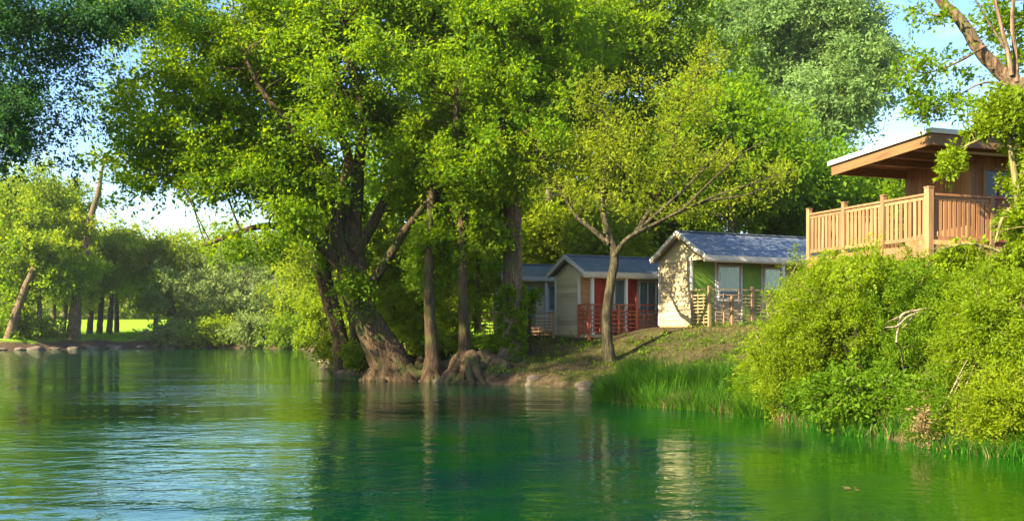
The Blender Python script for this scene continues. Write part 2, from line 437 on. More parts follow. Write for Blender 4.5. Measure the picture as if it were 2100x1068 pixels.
def leaves(mb, C, CR, per, L, W, up=.45, droop=.25, flat=.75, twigs=7, cv=None, jit=.14, size_j=.35):
    C = np.asarray(C, float); n = len(C)
    if n == 0: return
    CR = np.broadcast_to(np.asarray(CR, float), (n,))
    td = rng.normal(size=(n, twigs, 3)); td[..., 2] *= flat; td = unit(td) * rng.uniform(.55, 1.15, (n, twigs, 1))
    ci = np.repeat(np.arange(n), per); m = len(ci)
    k = rng.integers(0, twigs, m); t = rng.uniform(.12, 1, m) ** .75
    d = td[ci, k]
    r = CR[ci][:, None]
    p = C[ci] + d * r * t[:, None] + rng.normal(size=(m, 3)) * r * jit
    p[:, 2] -= droop * r[:, 0] * t ** 2
    ld = unit(unit(d) + rng.normal(size=(m, 3)) * .65 + np.array([0, 0, -droop * .8]))
    nn = rng.normal(size=(m, 3)) * (1 - up) + np.array([-.15, -.1, 1.]) * up
    sd = unit(np.cross(ld, nn)); nn = np.cross(sd, ld)
    s = (1 + rng.normal(size=(m, 1)) * size_j).clip(.4, 1.8)
    Ls, Ws = L * s, W * s
    v = np.stack([p, p + ld * Ls * .45 + sd * Ws * .5 + nn * Ws * .12, p + ld * Ls, p + ld * Ls * .45 - sd * Ws * .5 + nn * Ws * .12], 1)
    if cv is None: cv = rng.uniform(.0, 1, n)
    val = (cv[ci] * .55 + rng.uniform(0, .55, m)).clip(0, 1)
    mb.add(v.reshape(-1, 3), np.arange(4 * m).reshape(m, 4), val)


def noise3(p, s, k=0.):
    x, y, z = p[:, 0] * s + k, p[:, 1] * s + 2 * k, p[:, 2] * s - k
    return (np.sin(x + 1.7 * np.sin(y * .9)) * np.cos(y * 1.1 + z * .7) + np.sin(z * 1.3 + x * .8 + 1.1) + .6 * np.sin(2.3 * x - 1.9 * z + y)) / 2.6


def blob_points(c, r, n, shell=.5, gap=-.55, ns=.9, k=0.):
    c = np.asarray(c, float); r = np.asarray(r, float)
    out = np.zeros((0, 3)); tries = 0
    while len(out) < n and tries < 20:
        u = unit(rng.normal(size=(n, 3))) * (rng.uniform(0, 1, (n, 1)) ** shell)
        p = c + u * r
        p = p[noise3(p, ns, k) > gap]
        out = np.vstack([out, p]); tries += 1
    return out[:n]


def connect(mb, nodes, nrad, C, r0=.035, r1=.008, S=4, K=5, val=.5, sag=.12):
    """twigs from the nearest limb node (below the clump if it can) to each clump centre"""
    if len(C) == 0: return
    D = np.linalg.norm(nodes[None] - C[:, None], axis=2) + np.maximum(nodes[None, :, 2] - C[:, None, 2], 0) * .8
    b = D.argmin(1); A = nodes[b]
    ra = np.minimum(nrad[b] * .55, r0 * (.6 + .25 * np.linalg.norm(C - A, axis=1)))
    t = np.linspace(0, 1, K)
    mid = (A + C) / 2 + rng.normal(size=C.shape) * np.linalg.norm(C - A, axis=1, keepdims=True) * .09
    mid[:, 2] += np.linalg.norm(C - A, axis=1) * sag
    Pt = ((1 - t) ** 2)[None, :, None] * A[:, None] + (2 * t * (1 - t))[None, :, None] * mid[:, None] + (t ** 2)[None, :, None] * C[:, None]
    Rd = ra[:, None] * (1 - t) + r1 * t
    V, q = tube_batch(Pt, Rd, S)
    mb.add(V, q, val)


def make_tree(label, base, limbs, blobs, leafm, barkm, L, W, per, cr, name='tree', cat='tree', group=None, sides=10,
              twig_r=.04, up=.28, droop=.25, flat=.75, gap=-.55, shell=.5, ns=.9, rough=.05, flute=0.0, twigs=7, jit=.14, sub=True, crown='crown', roots=None, spread=.2):
    """limbs: list of (points, radii); the first one is the trunk.  blobs: (centre, radii, clumps)"""
    base = np.asarray(base, float)
    t = empty(name, label, cat, base, group=group)
    tm = MB(); nodes, nr = [], []
    for q, (pts, rad) in enumerate(limbs):
        pp, rr = smooth_path(pts, rad, 6)
        wobv = np.cumsum(rng.normal(size=pp.shape) * rr[:, None] * .06, axis=0); wobv[0] = 0
        if q: wobv *= np.linspace(0, 1, len(pp))[:, None]
        pp = pp + wobv * (0 if q == 0 and flute else 1)
        tm.tube(pp, rr, sides if q < 3 else 7, rough, flute if q == 0 else 0, seed=q * 1.7 + base[0])
        lo = int(len(pp) * (.45 if q == 0 else .2))
        nodes.append(pp[lo:]); nr.append(rr[lo:])
    nodes = np.vstack(nodes); nr = np.concatenate(nr)
    cs, cvs = [], []
    for b, (c, r, n) in enumerate(blobs):
        pts = blob_points(c, r, n, shell, gap, ns, k=base[0] + b)
        pts = pts + rng.normal(size=pts.shape) * np.asarray(r) * spread
        cs.append(pts); cvs.append((rng.uniform(-.15, .15) + rng.uniform(.15, .85, len(pts))).clip(0, 1))
    C = np.vstack(cs); cv = np.concatenate(cvs)
    if sub:
        # limb tips into each blob, then twigs to the clumps
        extra = []
        for (c, r, n) in blobs:
            c = np.asarray(c, float); D = np.linalg.norm(nodes - c, axis=1) + np.maximum(nodes[:, 2] - c[2], 0)
            a = nodes[D.argmin()]; ra = min(nr[D.argmin()] * .5, .045)
            if np.linalg.norm(c - a) > .4:
                m_ = (a + c) / 2 + np.array([0, 0, .12 * np.linalg.norm(c - a)]) + rng.normal(size=3) * .08 * np.linalg.norm(c - a)
                pp, rr = smooth_path([a, m_, c], [ra, ra * .65, ra * .3], 5)
                tm.tube(pp, rr, 6, .03); extra.append((pp, rr))
        if extra:
            nodes = np.vstack([nodes] + [e[0] for e in extra]); nr = np.concatenate([nr] + [e[1] for e in extra])
    connect(tm, nodes, nr, C, twig_r)
    if roots: roots(tm)
    tm.build('trunk', barkm, t, base, smooth=True)
    cm = MB()
    leaves(cm, C, rng.uniform(.7, 1.3, len(C)) * cr, per, L, W, up, droop, flat, twigs, cv, jit)
    cm.build(crown, leafm, t, base)
    return t


def PP(lst, d):
    """picture points with their own distance offset -> world"""
    return [P(a[0], a[1], d + (a[2] if len(a) > 2 else 0)) for a in lst]


def BL(lst, d):
    out = []
    for (px, py, dd, rx, ry, rd, n) in lst:
        k = (d + dd) / F
        out.append((P(px, py, d + dd), (rx * k, rd, ry * k), n))
    return out


# ---- the big leaning willow ---------------------------------------------------
D1 = 39.0
limbs = [
    (PP([(815, 792, 0), (800, 745), (772, 690), (742, 630), (722, 570), (706, 520)], D1), [1.12, .74, .60, .50, .44, .40]),
    (PP([(738, 600), (733, 540, .2), (728, 470, .4), (735, 400, .6), (742, 330, .8), (752, 250, .4), (735, 150, 0), (720, 50, 0)], D1), [.36, .34, .30, .26, .22, .17, .11, .07]),
    (PP([(706, 530), (690, 470, -.3), (697, 400, -.6), (668, 350, -1), (620, 290, -1.3), (575, 235, -1.6), (535, 180, -1.8), (500, 110, -2)], D1), [.34, .25, .19, .16, .14, .12, .09, .05]),
    (PP([(700, 540), (655, 500, -.5), (610, 475, -1), (550, 462, -1.6), (485, 478, -2.2), (425, 502, -2.6)], D1), [.34, .23, .17, .13, .09, .05]),
    (PP([(742, 610), (790, 540, -.3), (830, 475, -.5), (858, 440, -.8), (905, 380, -1.2), (960, 300, -1.2)], D1), [.24, .17, .15, .13, .09, .05]),
    (PP([(725, 520), (760, 470, .4), (785, 420, .9), (815, 370, 1.4), (850, 300, 1.8), (880, 200, 2), (910, 90, 2)], D1), [.28, .21, .18, .16, .13, .1, .06]),
    (PP([(700, 400, -.6), (715, 330, -1.4), (690, 250, -2), (690, 190, -2.3), (715, 130, -2.6)], D1), [.2, .18, .14, .11, .06]),
    (PP([(725, 480, .4), (680, 420, 1.6), (650, 380, 2.4), (560, 330, 3.2), (430, 260, 3.6), (330, 200, 3.8)], D1), [.26, .2, .17, .13, .09, .05]),
    (PP([(810, 370, 1), (830, 320, .5), (880, 300, -.5), (930, 295, -1.5)], D1), [.12, .09, .07, .04]),
]
blobs = BL([
    (720, 10, 1.5, 210, 110, 3.0, 210), (540, 60, 0, 190, 120, 2.6, 190), (900, 40, 1.5, 190, 120, 2.8, 190), (390, 50, 0, 150, 90, 2.0, 85),
    (690, 180, 1.5, 170, 90, 2.2, 100), (520, 190, .5, 170, 105, 2.4, 115), (370, 170, 0, 120, 90, 1.8, 40), (850, 190, 2, 150, 100, 2.4, 120),
    (990, 180, 1, 120, 110, 2.4, 115), (420, 290, -1, 170, 75, 2.0, 72), (560, 300, -.5, 140, 80, 2.0, 72), (310, 270, .5, 110, 80, 1.6, 32),
    (450, 365, -2, 170, 50, 1.8, 52), (570, 440, -2.5, 90, 40, 1.0, 14), (610, 370, -1.0, 100, 60, 1.6, 36), (340, 330, -1, 120, 50, 1.4, 18),
    (830, 320, 2.4, 110, 80, 1.8, 50), (930, 360, -.2, 100, 65, 2.0, 58), (1000, 320, 0, 90, 90, 2.2, 60), (730, 590, -1.0, 30, 36, .4, 9), (270, 330, 0, 90, 70, 1.2, 16), (250, 210, .6, 60, 90, 1.2, 12), (530, 500, -2.4, 70, 34, .9, 14), (850, 440, 1, 90, 50, 1.4, 26),
    (250, 40, 1, 110, 60, 1.6, 30), (700, 250, -2.4, 150, 50, .8, 16), (760, 110, -3.0, 190, 80, 1.2, 36),
], D1)


def willow_roots(mb):
    b = P(812, 785, D1)
    for k in range(11):
        a = k / 11 * 2 * np.pi + .3; ln = random.uniform(.8, 1.7)
        pts = []
        for s in (0, .35, .7, 1):
            x = b[0] + math.cos(a + .25 * s) * (.75 + ln * s); y = b[1] + math.sin(a + .25 * s) * (.75 + ln * s) * .8
            z = max(float(gz(x, y)), -.25) + (.5, .2, .05, -.12)[int(s * 3)]
            pts.append((x, y, z))
        pp, rr = smooth_path(pts, [.36, .22, .13, .05], 5)
        mb.tube(pp, rr, 8, .12, 0, seed=k)


make_tree('huge leaning willow with a wide fluted trunk, forking into many limbs over the river', [P(812, 785, D1)[0], D1, 0.15], limbs, blobs, M['leaf_near'], M['bark'],
          .15, .085, 118, .74, name='willow_tree', sides=30, flute=.075, rough=.03, gap=-.12, ns=1.5, shell=.42, roots=willow_roots, twigs=8, jit=.2, flat=.38, droop=.35, up=.36)


# ---- thin leaning trunks left of it -------------------------------------------
def slim(label, pts, rad, d, blobs, leafm='leaf_mid', barkm='bark', L=.145, W=.085, per=230, cr=.8, group=None, name='tree', zb=None, **kw):
    pp = PP(pts, d)
    g = float(gz(pp[0][0], pp[0][1])) - .15
    base = np.array([pp[0][0], pp[0][1], g])
    pp = [base] + pp[1:]
    return make_tree(label, base, [(pp, rad)] + kw.pop('more', []), BL(blobs, d), M[leafm], M[barkm], L, W, per, cr, name=name, group=group, **kw)


G1 = 'slim leaning trunks beside the willow'
slim('outermost slim trunk leaning out over the water beside the huge willow', [(702, 735), (690, 680), (665, 600), (645, 520), (636, 440), (628, 360)], [.30, .27, .23, .2, .16, .1], 46,
     [(610, 330, 0, 90, 70, 2.5, 40), (625, 430, 0, 60, 50, 2, 10)], group=G1, name='riverside_tree')
slim('crooked slim trunk second from the water beside the huge willow', [(716, 735), (702, 680), (688, 620), (672, 560), (668, 500), (680, 430)], [.2, .18, .16, .15, .12, .08], 45,
     [(690, 400, 1, 60, 60, 2, 22), (668, 530, .5, 30, 40, .8, 6)], group=G1, name='riverside_tree')
slim('slim trunk half hidden by the foot of the huge willow', [(738, 735), (722, 670), (706, 610), (694, 560), (690, 480)], [.2, .18, .15, .12, .07], 44,
     [(700, 470, 2, 50, 60, 1.6, 16)], group=G1, name='riverside_tree')

# ---- straight trunks along the bank -------------------------------------------
def rootflare(cx, cy, rad, n, ln, r, seed, sag=0):
    def f(mb):
        rs = np.random.default_rng(seed)
        for k in range(n):
            a = k / n * 2 * np.pi + rs.uniform(-.2, .2); l = ln * rs.uniform(.6, 1.2)
            pts = []
            for s, up in ((0, .55), (.33, .22), (.66, .1), (1, -.1)):
                x = cx + math.cos(a + .3 * s) * (rad * .6 + l * s); y = cy + math.sin(a + .3 * s) * (rad * .6 + l * s)
                pts.append((x, y, max(float(gz(x, y)), -.3) + up))
            pp, rr = smooth_path(pts, [r, r * .75, r * .5, r * .2], 5)
            mb.tube(pp, rr, 8, .14, 0, seed=k + seed)
    return f


p2 = P(884, 780, 37.6)
slim('brown trunk rising straight between the huge willow and the flared-root tree', [(886, 785), (886, 730), (882, 660), (880, 600), (880, 520), (884, 430), (890, 330)], [.42, .25, .20, .185, .17, .15, .1], 37.6,
     [(868, 590, .3, 16, 50, .3, 4), (890, 480, .4, 36, 40, .7, 10), (890, 400, 1.5, 80, 60, 1.6, 30), (900, 300, 1, 100, 70, 2, 44), (870, 520, 1, 30, 30, .8, 6)], leafm='leaf_near', name='riverside_tree', sides=18, flute=.06,
     roots=rootflare(p2[0], p2[1], .3, 7, .6, .16, 3))
p3 = P(953, 770, 37.8)
slim('straight slender tree whose roots flare into a brown mound at the water', [(955, 775), (953, 730), (951, 660), (949, 580), (947, 500), (945, 410), (940, 300), (935, 180)], [.5, .24, .19, .175, .16, .15, .13, .08], 37.8,
     [(950, 520, .3, 30, 40, .6, 8), (950, 430, .8, 80, 50, 1.4, 20), (960, 350, .8, 110, 60, 1.8, 38), (990, 480, .6, 50, 40, 1.0, 10), (940, 240, 1, 120, 80, 2, 50)], leafm='leaf_near', name='riverside_tree', sides=20, flute=.05,
     roots=rootflare(p3[0] + .3, p3[1], .5, 17, 1.7, .26, 5))
slim('tall thick pale trunk wrapped in ivy at its foot, beside the end cabin', [(1050, 760), (1050, 690), (1051, 600), (1052, 500), (1050, 420), (1046, 340), (1040, 200), (1045, 60)], [.58, .42, .38, .36, .33, .30, .24, .14], 39.5,
     [(1040, 300, 0, 120, 70, 3.2, 65), (1060, 180, 1, 130, 90, 3.5, 95), (1040, 40, 1, 150, 110, 4, 125), (1130, 90, 3, 110, 100, 4, 80), (1000, 420, 1.6, 70, 40, 2, 12)],
     leafm='leaf_near', barkm='bark_pale', name='poplar_tree', sides=20, flute=.03, gap=-.4)
slim('very thin dark trunk standing among the undergrowth behind the cabin fence', [(980, 700), (978, 640), (980, 570), (976, 500)], [.13, .12, .1, .06], 44,
     [(985, 480, 0, 60, 60, 2, 24)], name='riverside_tree')

# ---- the small twiggy tree in front of the middle cabin ------------------------
D5 = 36.2
m5 = lambda l: PP(l, D5)
slim('small bending tree with bare yellow twigs, standing on the slope before the middle cabin',
     [(1250, 748), (1246, 700), (1244, 640), (1252, 570), (1257, 520), (1240, 470)], [.26, .19, .175, .165, .15, .11], D5,
     [(1190, 330, .6, 110, 60, 1.2, 46), (1290, 300, 0, 100, 70, 1.2, 46), (1400, 210, .3, 70, 80, .9, 44), (1445, 130, .3, 40, 45, .6, 18), (1380, 320, 0, 110, 50, 1.0, 36),
      (1490, 330, -.5, 90, 36, .8, 26), (1580, 365, -.8, 60, 22, .6, 14), (1490, 400, -.5, 100, 22, .6, 14), (1390, 430, -.3, 80, 22, .6, 12), (1140, 390, 1, 60, 40, .8, 16),
      (1240, 410, 0, 110, 36, 1, 24), (1220, 230, .8, 90, 70, 1.2, 34)],
     leafm='leaf_yellow', barkm='bark_slope', L=.11, W=.052, per=66, cr=.66, name='twiggy_tree', sides=14, gap=-.2, ns=1.6, twig_r=.03, droop=-.1, flat=.9, spread=.3,
     more=[(m5([(1257, 530), (1285, 490, -.3), (1340, 460, -.6), (1400, 430, -.9), (1470, 400, -1), (1545, 375, -1.2), (1635, 345, -1.3)]), [.10, .075, .055, .04, .03, .022, .012]),
           (m5([(1250, 500), (1215, 470, .2), (1180, 440, .4), (1150, 390, .8), (1110, 350, 1)]), [.11, .09, .07, .05, .025]),
           (m5([(1300, 483, -.3), (1350, 400, .3), (1375, 320, .3), (1400, 230, .3), (1445, 110, .3)]), [.09, .075, .06, .045, .02]),
           (m5([(1290, 488, -.3), (1390, 400, -.6), (1450, 340, -.7), (1500, 270, -.8)]), [.07, .05, .035, .015]),
           (m5([(1345, 458, -.6), (1440, 415, -.9), (1530, 400, -1), (1610, 365, -1.1)]), [.06, .045, .03, .012]),
           (m5([(1245, 480), (1235, 400, .4), (1250, 300, .6), (1230, 200, .9)]), [.13, .1, .07, .03]),
           (m5([(1400, 430, -.9), (1470, 360, -1.2), (1530, 310, -1.2), (1580, 285, -1.2)]), [.05, .035, .025, .012]),
           (m5([(1375, 330, .3), (1420, 260, .5), (1470, 210, .5)]), [.045, .03, .012])])


# ---- generic background trees --------------------------------------------------
def bg_tree(label, px, d, top, low, wid, leafm, barkm='bark_far', L=.23, W=.13, per=130, cr=1.3, clumps=300, lean=0, name='tree', group=None, depth=None, gap=-.45, trunk_r=.35, lobes=12, **kw):
    x = (px - 1050) / F * d; g = float(gz(x, d)) - .2
    zt = P(px, top, d)[2]; zl = P(px, low, d)[2]; rw = wid / 2 / F * d; rd = depth or rw
    c = np.array([x + lean, d, (zt + zl) / 2]); rz = (zt - zl) / 2
    bl = []
    for k in range(lobes):
        u = unit(rng.normal(size=3)) * rng.uniform(.35, .8)
        tz = u[2]
        sh = math.sqrt(max(.15, 1 - (abs(tz - (-.1))) ** 2))
        bl.append((c + u * np.array([rw, rd, rz]), np.array([rw, rd, rz]) * rng.uniform(.32, .5) * np.array([1, 1, .85]), clumps // lobes))
    hs = zt - g
    tr = ([(x, d, g), (x + lean * .3, d, g + hs * .25), (x + lean * .7, d, g + hs * .5), (x + lean, d, g + hs * .85)], [trunk_r, trunk_r * .8, trunk_r * .55, trunk_r * .15])
    return make_tree(label, (x, d, g), [tr], bl, M[leafm], M[barkm], L, W, per, cr, name=name, group=group, gap=gap, sub=True, twig_r=.06, **kw)


GB = 'tall trees behind the cabins'
bg_tree('tall vivid green tree behind the far cabin roof, right of the ivy trunk', 1130, 54, -60, 470, 420, 'leaf_mid', clumps=420, per=150, group=GB)
bg_tree('tall dense tree towering behind the middle cabin', 1330, 58, -120, 470, 480, 'leaf_mid', clumps=520, per=160, group=GB)
bg_tree('bright green tree rising behind the nearest cabin roof', 1500, 52, 120, 480, 340, 'leaf_mid', clumps=330, per=150, group=GB)
bg_tree('hazy blue-green poplar towering left of the balcony roof', 1690, 82, -120, 340, 400, 'leaf_blue', L=.27, W=.15, clumps=720, per=190, cr=1.5, name='poplar_tree', group=GB)
bg_tree('dense green tree low behind the balcony rail', 1680, 58, 280, 570, 330, 'leaf_mid', clumps=300, per=150, group=GB)
bg_tree('leafy tree seen through the gap between balcony rail and lodge roof', 1810, 57, 320, 560, 230, 'leaf_mid', clumps=220, per=150, group=GB)
bg_tree('second hazy poplar, left of the taller one beside the balcony roof', 1540, 88, -140, 300, 330, 'leaf_blue', L=.27, W=.15, clumps=560, per=190, cr=1.5, name='poplar_tree', group=GB)
bg_tree('bushy tree filling the gap behind the cabins at the ridge', 1420, 66, 300, 560, 500, 'leaf_far', clumps=360, per=150, group=GB)
bg_tree('leafy tree behind the slender riverside trunks', 930, 56, 250, 640, 380, 'leaf_mid', clumps=420, per=140, group=GB, trunk_r=.3)
bg_tree('dark leafy tree behind the end cabin and the ivy trunk', 1080, 62, 380, 640, 360, 'leaf_far', clumps=330, per=140, group=GB, trunk_r=.3)

# undergrowth shrubs behind the trunks
for (lab, px, d, top, low, wid, lm) in [
    ('round leafy tree low between the end cabin roof and the middle cabin', 1160, 64, 430, 660, 260, 'leaf_far'),
    ('leafy tree just above the ridge of the middle cabin', 1290, 60, 400, 640, 260, 'leaf_mid'),
    ('bright leafy tree directly behind the fork of the twiggy tree', 1230, 51, 400, 570, 230, 'leaf_yellow'),
    ('bright leafy tree between the ivy trunk and the middle cabin roof', 1110, 53, 400, 580, 180, 'leaf_far'),
    ('leafy tree behind the ivy trunk, lower than its neighbours', 1020, 70, 430, 680, 300, 'leaf_far'),
    ('light green tree filling the view left of the straight trunks', 820, 72, 380, 680, 300, 'leaf_far'),
    ('light green tree beyond the slim leaning trunks', 700, 84, 400, 690, 240, 'leaf_far')]:
    bg_tree(lab, px, d, top, low, wid, lm, clumps=240, per=120, group=GB, trunk_r=.25, cr=1.4)
GU = 'shrubs under the riverside trees'
def shrub(label, px, py, d, rx, ry, rd, clumps, leafm, L, W, per, cr, barkm='bark', name='shrub', group=None, crown='foliage', stems=9, gap=-.5, **kw):
    x = (px - 1050) / F * d; g = max(float(gz(x, d)), -.1) - .1
    c = P(px, py, d); k = d / F
    rx, ry = rx * k, ry * k
    limbs = []
    for s in range(stems):
        a = rng.uniform(0, 2 * np.pi); q = rng.uniform(.3, .85)
        tip = c + np.array([math.cos(a) * rx * q, math.sin(a) * rd * q, rng.uniform(-.2, .5) * ry])
        b = np.array([x + math.cos(a) * rx * .18, d + math.sin(a) * rd * .15, g])
        if sdist(b[:1], b[1:2])[0] < .1: b[0], b[1] = x, d
        b[2] = max(float(gz(b[0], b[1])), -.1) - .1
        mid = (b + tip) / 2 + np.array([-math.cos(a) * rx * .12, 0, ry * .12])
        r0 = .012 + .018 * (ry + rx)
        limbs.append(([b, mid, tip], [r0, r0 * .7, r0 * .25]))
    return make_tree(label, (x, d, g), limbs, [(c, (rx, rd, ry), clumps)], M[leafm], M[barkm], L, W, per, cr, name=name, cat='shrub', group=group, sub=False, crown=crown, gap=gap, **kw)


for (lab, px, py, d, rx, ry, rd, n, lm) in [  # brighter leaf colours chosen to make up for the shade under the crowns
    ('undergrowth shrub filling the gap right of the huge willow', 840, 640, 43, 60, 80, 2, 90, 'leaf_far'),
    ('leafy shrub seen between the two straight riverside trunks', 920, 660, 42, 60, 70, 2, 80, 'leaf_far'),
    ('low shrub left of the ivy trunk before the lattice fence', 1005, 715, 40.5, 36, 22, .9, 24, 'leaf_mid'),
    ('tall leafy shrub right behind the willow fork', 800, 560, 48, 90, 90, 2.5, 120, 'leaf_yellow'),
    ('leafy shrub behind the straight trunks at mid height', 930, 570, 47, 90, 80, 2.5, 110, 'leaf_yellow'),
    ('sprig of leaves right of the ivy trunk before the end cabin', 1085, 612, 41.0, 16, 14, .4, 5, 'leaf_near'),
    ('bright bush at the tip of the bank under the slim trunks', 690, 706, 49, 40, 28, 1.4, 40, 'leaf_yellow'),
    ('low bright bush left of the willow foot at the water', 735, 722, 43.5, 28, 22, .8, 22, 'leaf_yellow'),
    ('pale leafy bush further along the bank behind the slim trunks', 664, 645, 58, 50, 66, 2.2, 60, 'leaf_far'),
]:
    shrub(lab, px, py, d, rx, ry, rd, n, lm, .15, .09, 120, .55, group=GU)

# ivy round the thick trunk
iv = MB(); c0 = P(1050, 700, 39.5)
zz = np.linspace(.8, 3.6, 150); aa = rng.uniform(0, 2 * np.pi, 150)
rr_ = .40 + .10 * rng.uniform(0, 1, 150)
C = np.stack([c0[0] + np.cos(aa) * rr_, 39.5 + np.sin(aa) * rr_, zz], 1)
leaves(iv, C, .15, 70, .10, .09, up=.2, droop=.3)
iv.build('ivy', M['leaf_mid'], None, (c0[0], 39.5, .9), label='dark ivy climbing the foot of the thick pale trunk', category='ivy')

# ------------------------------------------------------------------ far bank
GF = 'trees on the far bank'
bg_tree('broad round tree at the far left edge of the far bank', 20, 118, 340, 660, 360, 'leaf_far', L=.33, W=.2, per=150, cr=1.9, clumps=420, group=GF)
bg_tree('bright yellow-green tree behind the leaning far trunk', 110, 128, 345, 610, 270, 'leaf_yellow', L=.33, W=.2, per=140, cr=1.8, clumps=320, group=GF)
bg_tree('low dark tree shading the left end of the meadow', 80, 112, 480, 625, 230, 'leaf_mid', L=.33, W=.2, per=110, cr=1.5, clumps=150, group=GF)
bg_tree('leafy tree over the three small trunks on the meadow', 240, 134, 430, 605, 260, 'leaf_far', L=.33, W=.2, per=140, cr=1.8, clumps=280, group=GF)
bg_tree('yellow-green tree at the right end of the meadow', 350, 140, 430, 615, 280, 'leaf_yellow', L=.35, W=.21, per=140, cr=1.9, clumps=330, group=GF)
bg_tree('far tree rising behind the silvery willow shrubs', 470, 160, 440, 660, 340, 'leaf_far', L=.4, W=.24, per=140, cr=2.2, clumps=340, group=GF)
bg_tree('hazy far tree behind the arching willow branch', 610, 170, 420, 670, 320, 'leaf_far', L=.4, W=.24, per=140, cr=2.2, clumps=340, group=GF)
bg_tree('dark far tree between the meadow and the silvery shrubs', 318, 128, 560, 640, 90, 'leaf_mid', L=.34, W=.2, per=100, cr=1.3, clumps=70, group=GF)
proto = bg_tree('hazy tree in the wood behind the meadow, leftmost of its row', -60, 230, 560, 672, 230, 'leaf_far', L=.7, W=.45, per=60, cr=2.8, clumps=200, group='trees behind the meadow')
for k, (px, d, s) in enumerate([(40, 238, 1.0), (150, 225, .9), (255, 240, 1.15), (350, 232, 1.0), (460, 236, 1.1), (560, 228, 1.05), (680, 240, 1.2), (800, 236, 1.1), (930, 240, 1.25), (1200, 150, 1.1), (1350, 160, 1.2), (1850, 150, .8), (2000, 140, .8)]):
    x = (px - 1050) / F * d
    where = ['second in the row behind the meadow', 'third in the row behind the meadow', 'above the three small meadow trunks', 'right of the meadow gap', 'behind the first silvery shrub', 'behind the pale willow shrubs',
             'behind the slim leaning trunks', 'far behind the huge willow', 'far behind the straight riverside trunks', 'far behind the middle cabin', 'far behind the nearest cabin', 'far behind the balcony', 'far behind the wooden lodge'][k]
    copy_thing(proto, (x, d, float(gz(x, d)) - .3), k * 1.3, (s, s, s), 'hazy far tree ' + where, 'trees behind the meadow')
# silvery shrubs
GS = 'willow shrubs on the far bank'
for (lab, px, py, d, rx, ry, rd, n, lm) in [
    ('pale silvery shrub right of the meadow', 392, 620, 128, 90, 75, 5, 110, 'leaf_silver'),
    ('tall silvery shrub in the middle of the far bank', 470, 580, 134, 90, 100, 5, 130, 'leaf_silver'),
    ('pale green shrub right of the silvery ones', 565, 620, 132, 80, 85, 5, 120, 'leaf_silver'),
    ('yellow-green shrub next to the near bank', 610, 600, 116, 60, 90, 4, 90, 'leaf_far'),
    ('low willow shrub by the water under the pale silvery shrub', 345, 682, 121.5, 48, 24, 2.2, 44, 'leaf_silver'),
    ('low willow shrub by the water under the tall silvery shrub', 440, 680, 122, 60, 28, 2.2, 54, 'leaf_far'),
    ('low willow shrub by the water right of the middle of the far bank', 530, 676, 118, 56, 30, 2.2, 54, 'leaf_silver'),
    ('low dark shrub where the far bank meets the near bank', 600, 682, 112, 44, 26, 2.0, 40, 'leaf_mid'),
    ('dark green shrub at the left corner of the far bank', 30, 670, 113, 75, 42, 3.5, 80, 'leaf_mid'),
    ('low green shrub at the foot of the leaning far trunk', 88, 680, 117, 30, 18, 2, 24, 'leaf_far'),
]:
    shrub(lab, px, py, d, rx, ry, rd, n, lm, .34, .17, 130, 1.25, barkm='bark_far', group=GS)
# the bare leaning trunk and the small trunks
slim('tall leaning trunk with a bare broken top on the far bank', [(150, 695), (158, 620), (170, 540), (186, 450), (202, 395), (208, 355), (220, 315)], [.8, .6, .48, .34, .3, .2, .05], 116,
     [(165, 560, 0, 60, 70, 3, 30), (182, 470, 0, 30, 40, 2, 10), (222, 330, 0, 22, 18, 1, 4)], leafm='leaf_far', barkm='bark_pale', L=.34, W=.2, cr=1.3, per=110, name='riverside_tree', group=GF)
slim('slanting bare trunk rising at the far left of the far bank', [(18, 690), (40, 620), (62, 560), (78, 520)], [.55, .42, .33, .2], 110,
     [(85, 505, 0, 60, 40, 3, 20)], leafm='leaf_far', barkm='bark_pale', L=.34, W=.2, cr=1.3, per=110, name='riverside_tree', group=GF)
for lab, px, tx in [('leftmost of the four dark trunks on the meadow', 128, 136), ('second of the four dark trunks on the meadow', 184, 192), ('third of the four dark trunks on the meadow', 203, 210), ('rightmost of the four dark trunks on the meadow', 224, 232)]:
    slim(lab, [(px, 680), ((px + tx) / 2, 650), (tx, 600)], [.42, .34, .25], 128, [(tx, 580, 0, 40, 30, 2.5, 12)], leafm='leaf_mid', barkm='bark_far', L=.34, W=.2, cr=1.2, per=90, name='riverside_tree', group='dark trunks on the meadow')

# ------------------------------------------------------------------ overhanging tree, left (trunk stands left of the picture)
bd = np.array([-32.0, 25.0, float(gz(-32, 25))])
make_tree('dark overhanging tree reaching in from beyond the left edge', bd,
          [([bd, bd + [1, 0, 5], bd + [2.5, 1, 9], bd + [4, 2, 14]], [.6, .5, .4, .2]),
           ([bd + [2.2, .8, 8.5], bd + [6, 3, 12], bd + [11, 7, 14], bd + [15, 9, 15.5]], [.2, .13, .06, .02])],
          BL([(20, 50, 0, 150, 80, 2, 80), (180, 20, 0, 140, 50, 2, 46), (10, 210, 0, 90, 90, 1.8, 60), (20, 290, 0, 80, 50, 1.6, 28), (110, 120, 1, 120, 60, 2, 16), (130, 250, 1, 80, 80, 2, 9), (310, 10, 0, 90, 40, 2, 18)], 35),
          M['leaf_dark'], M['bark'], .125, .065, 150, .85, name='overhanging_tree', gap=-.2, ns=1.4)

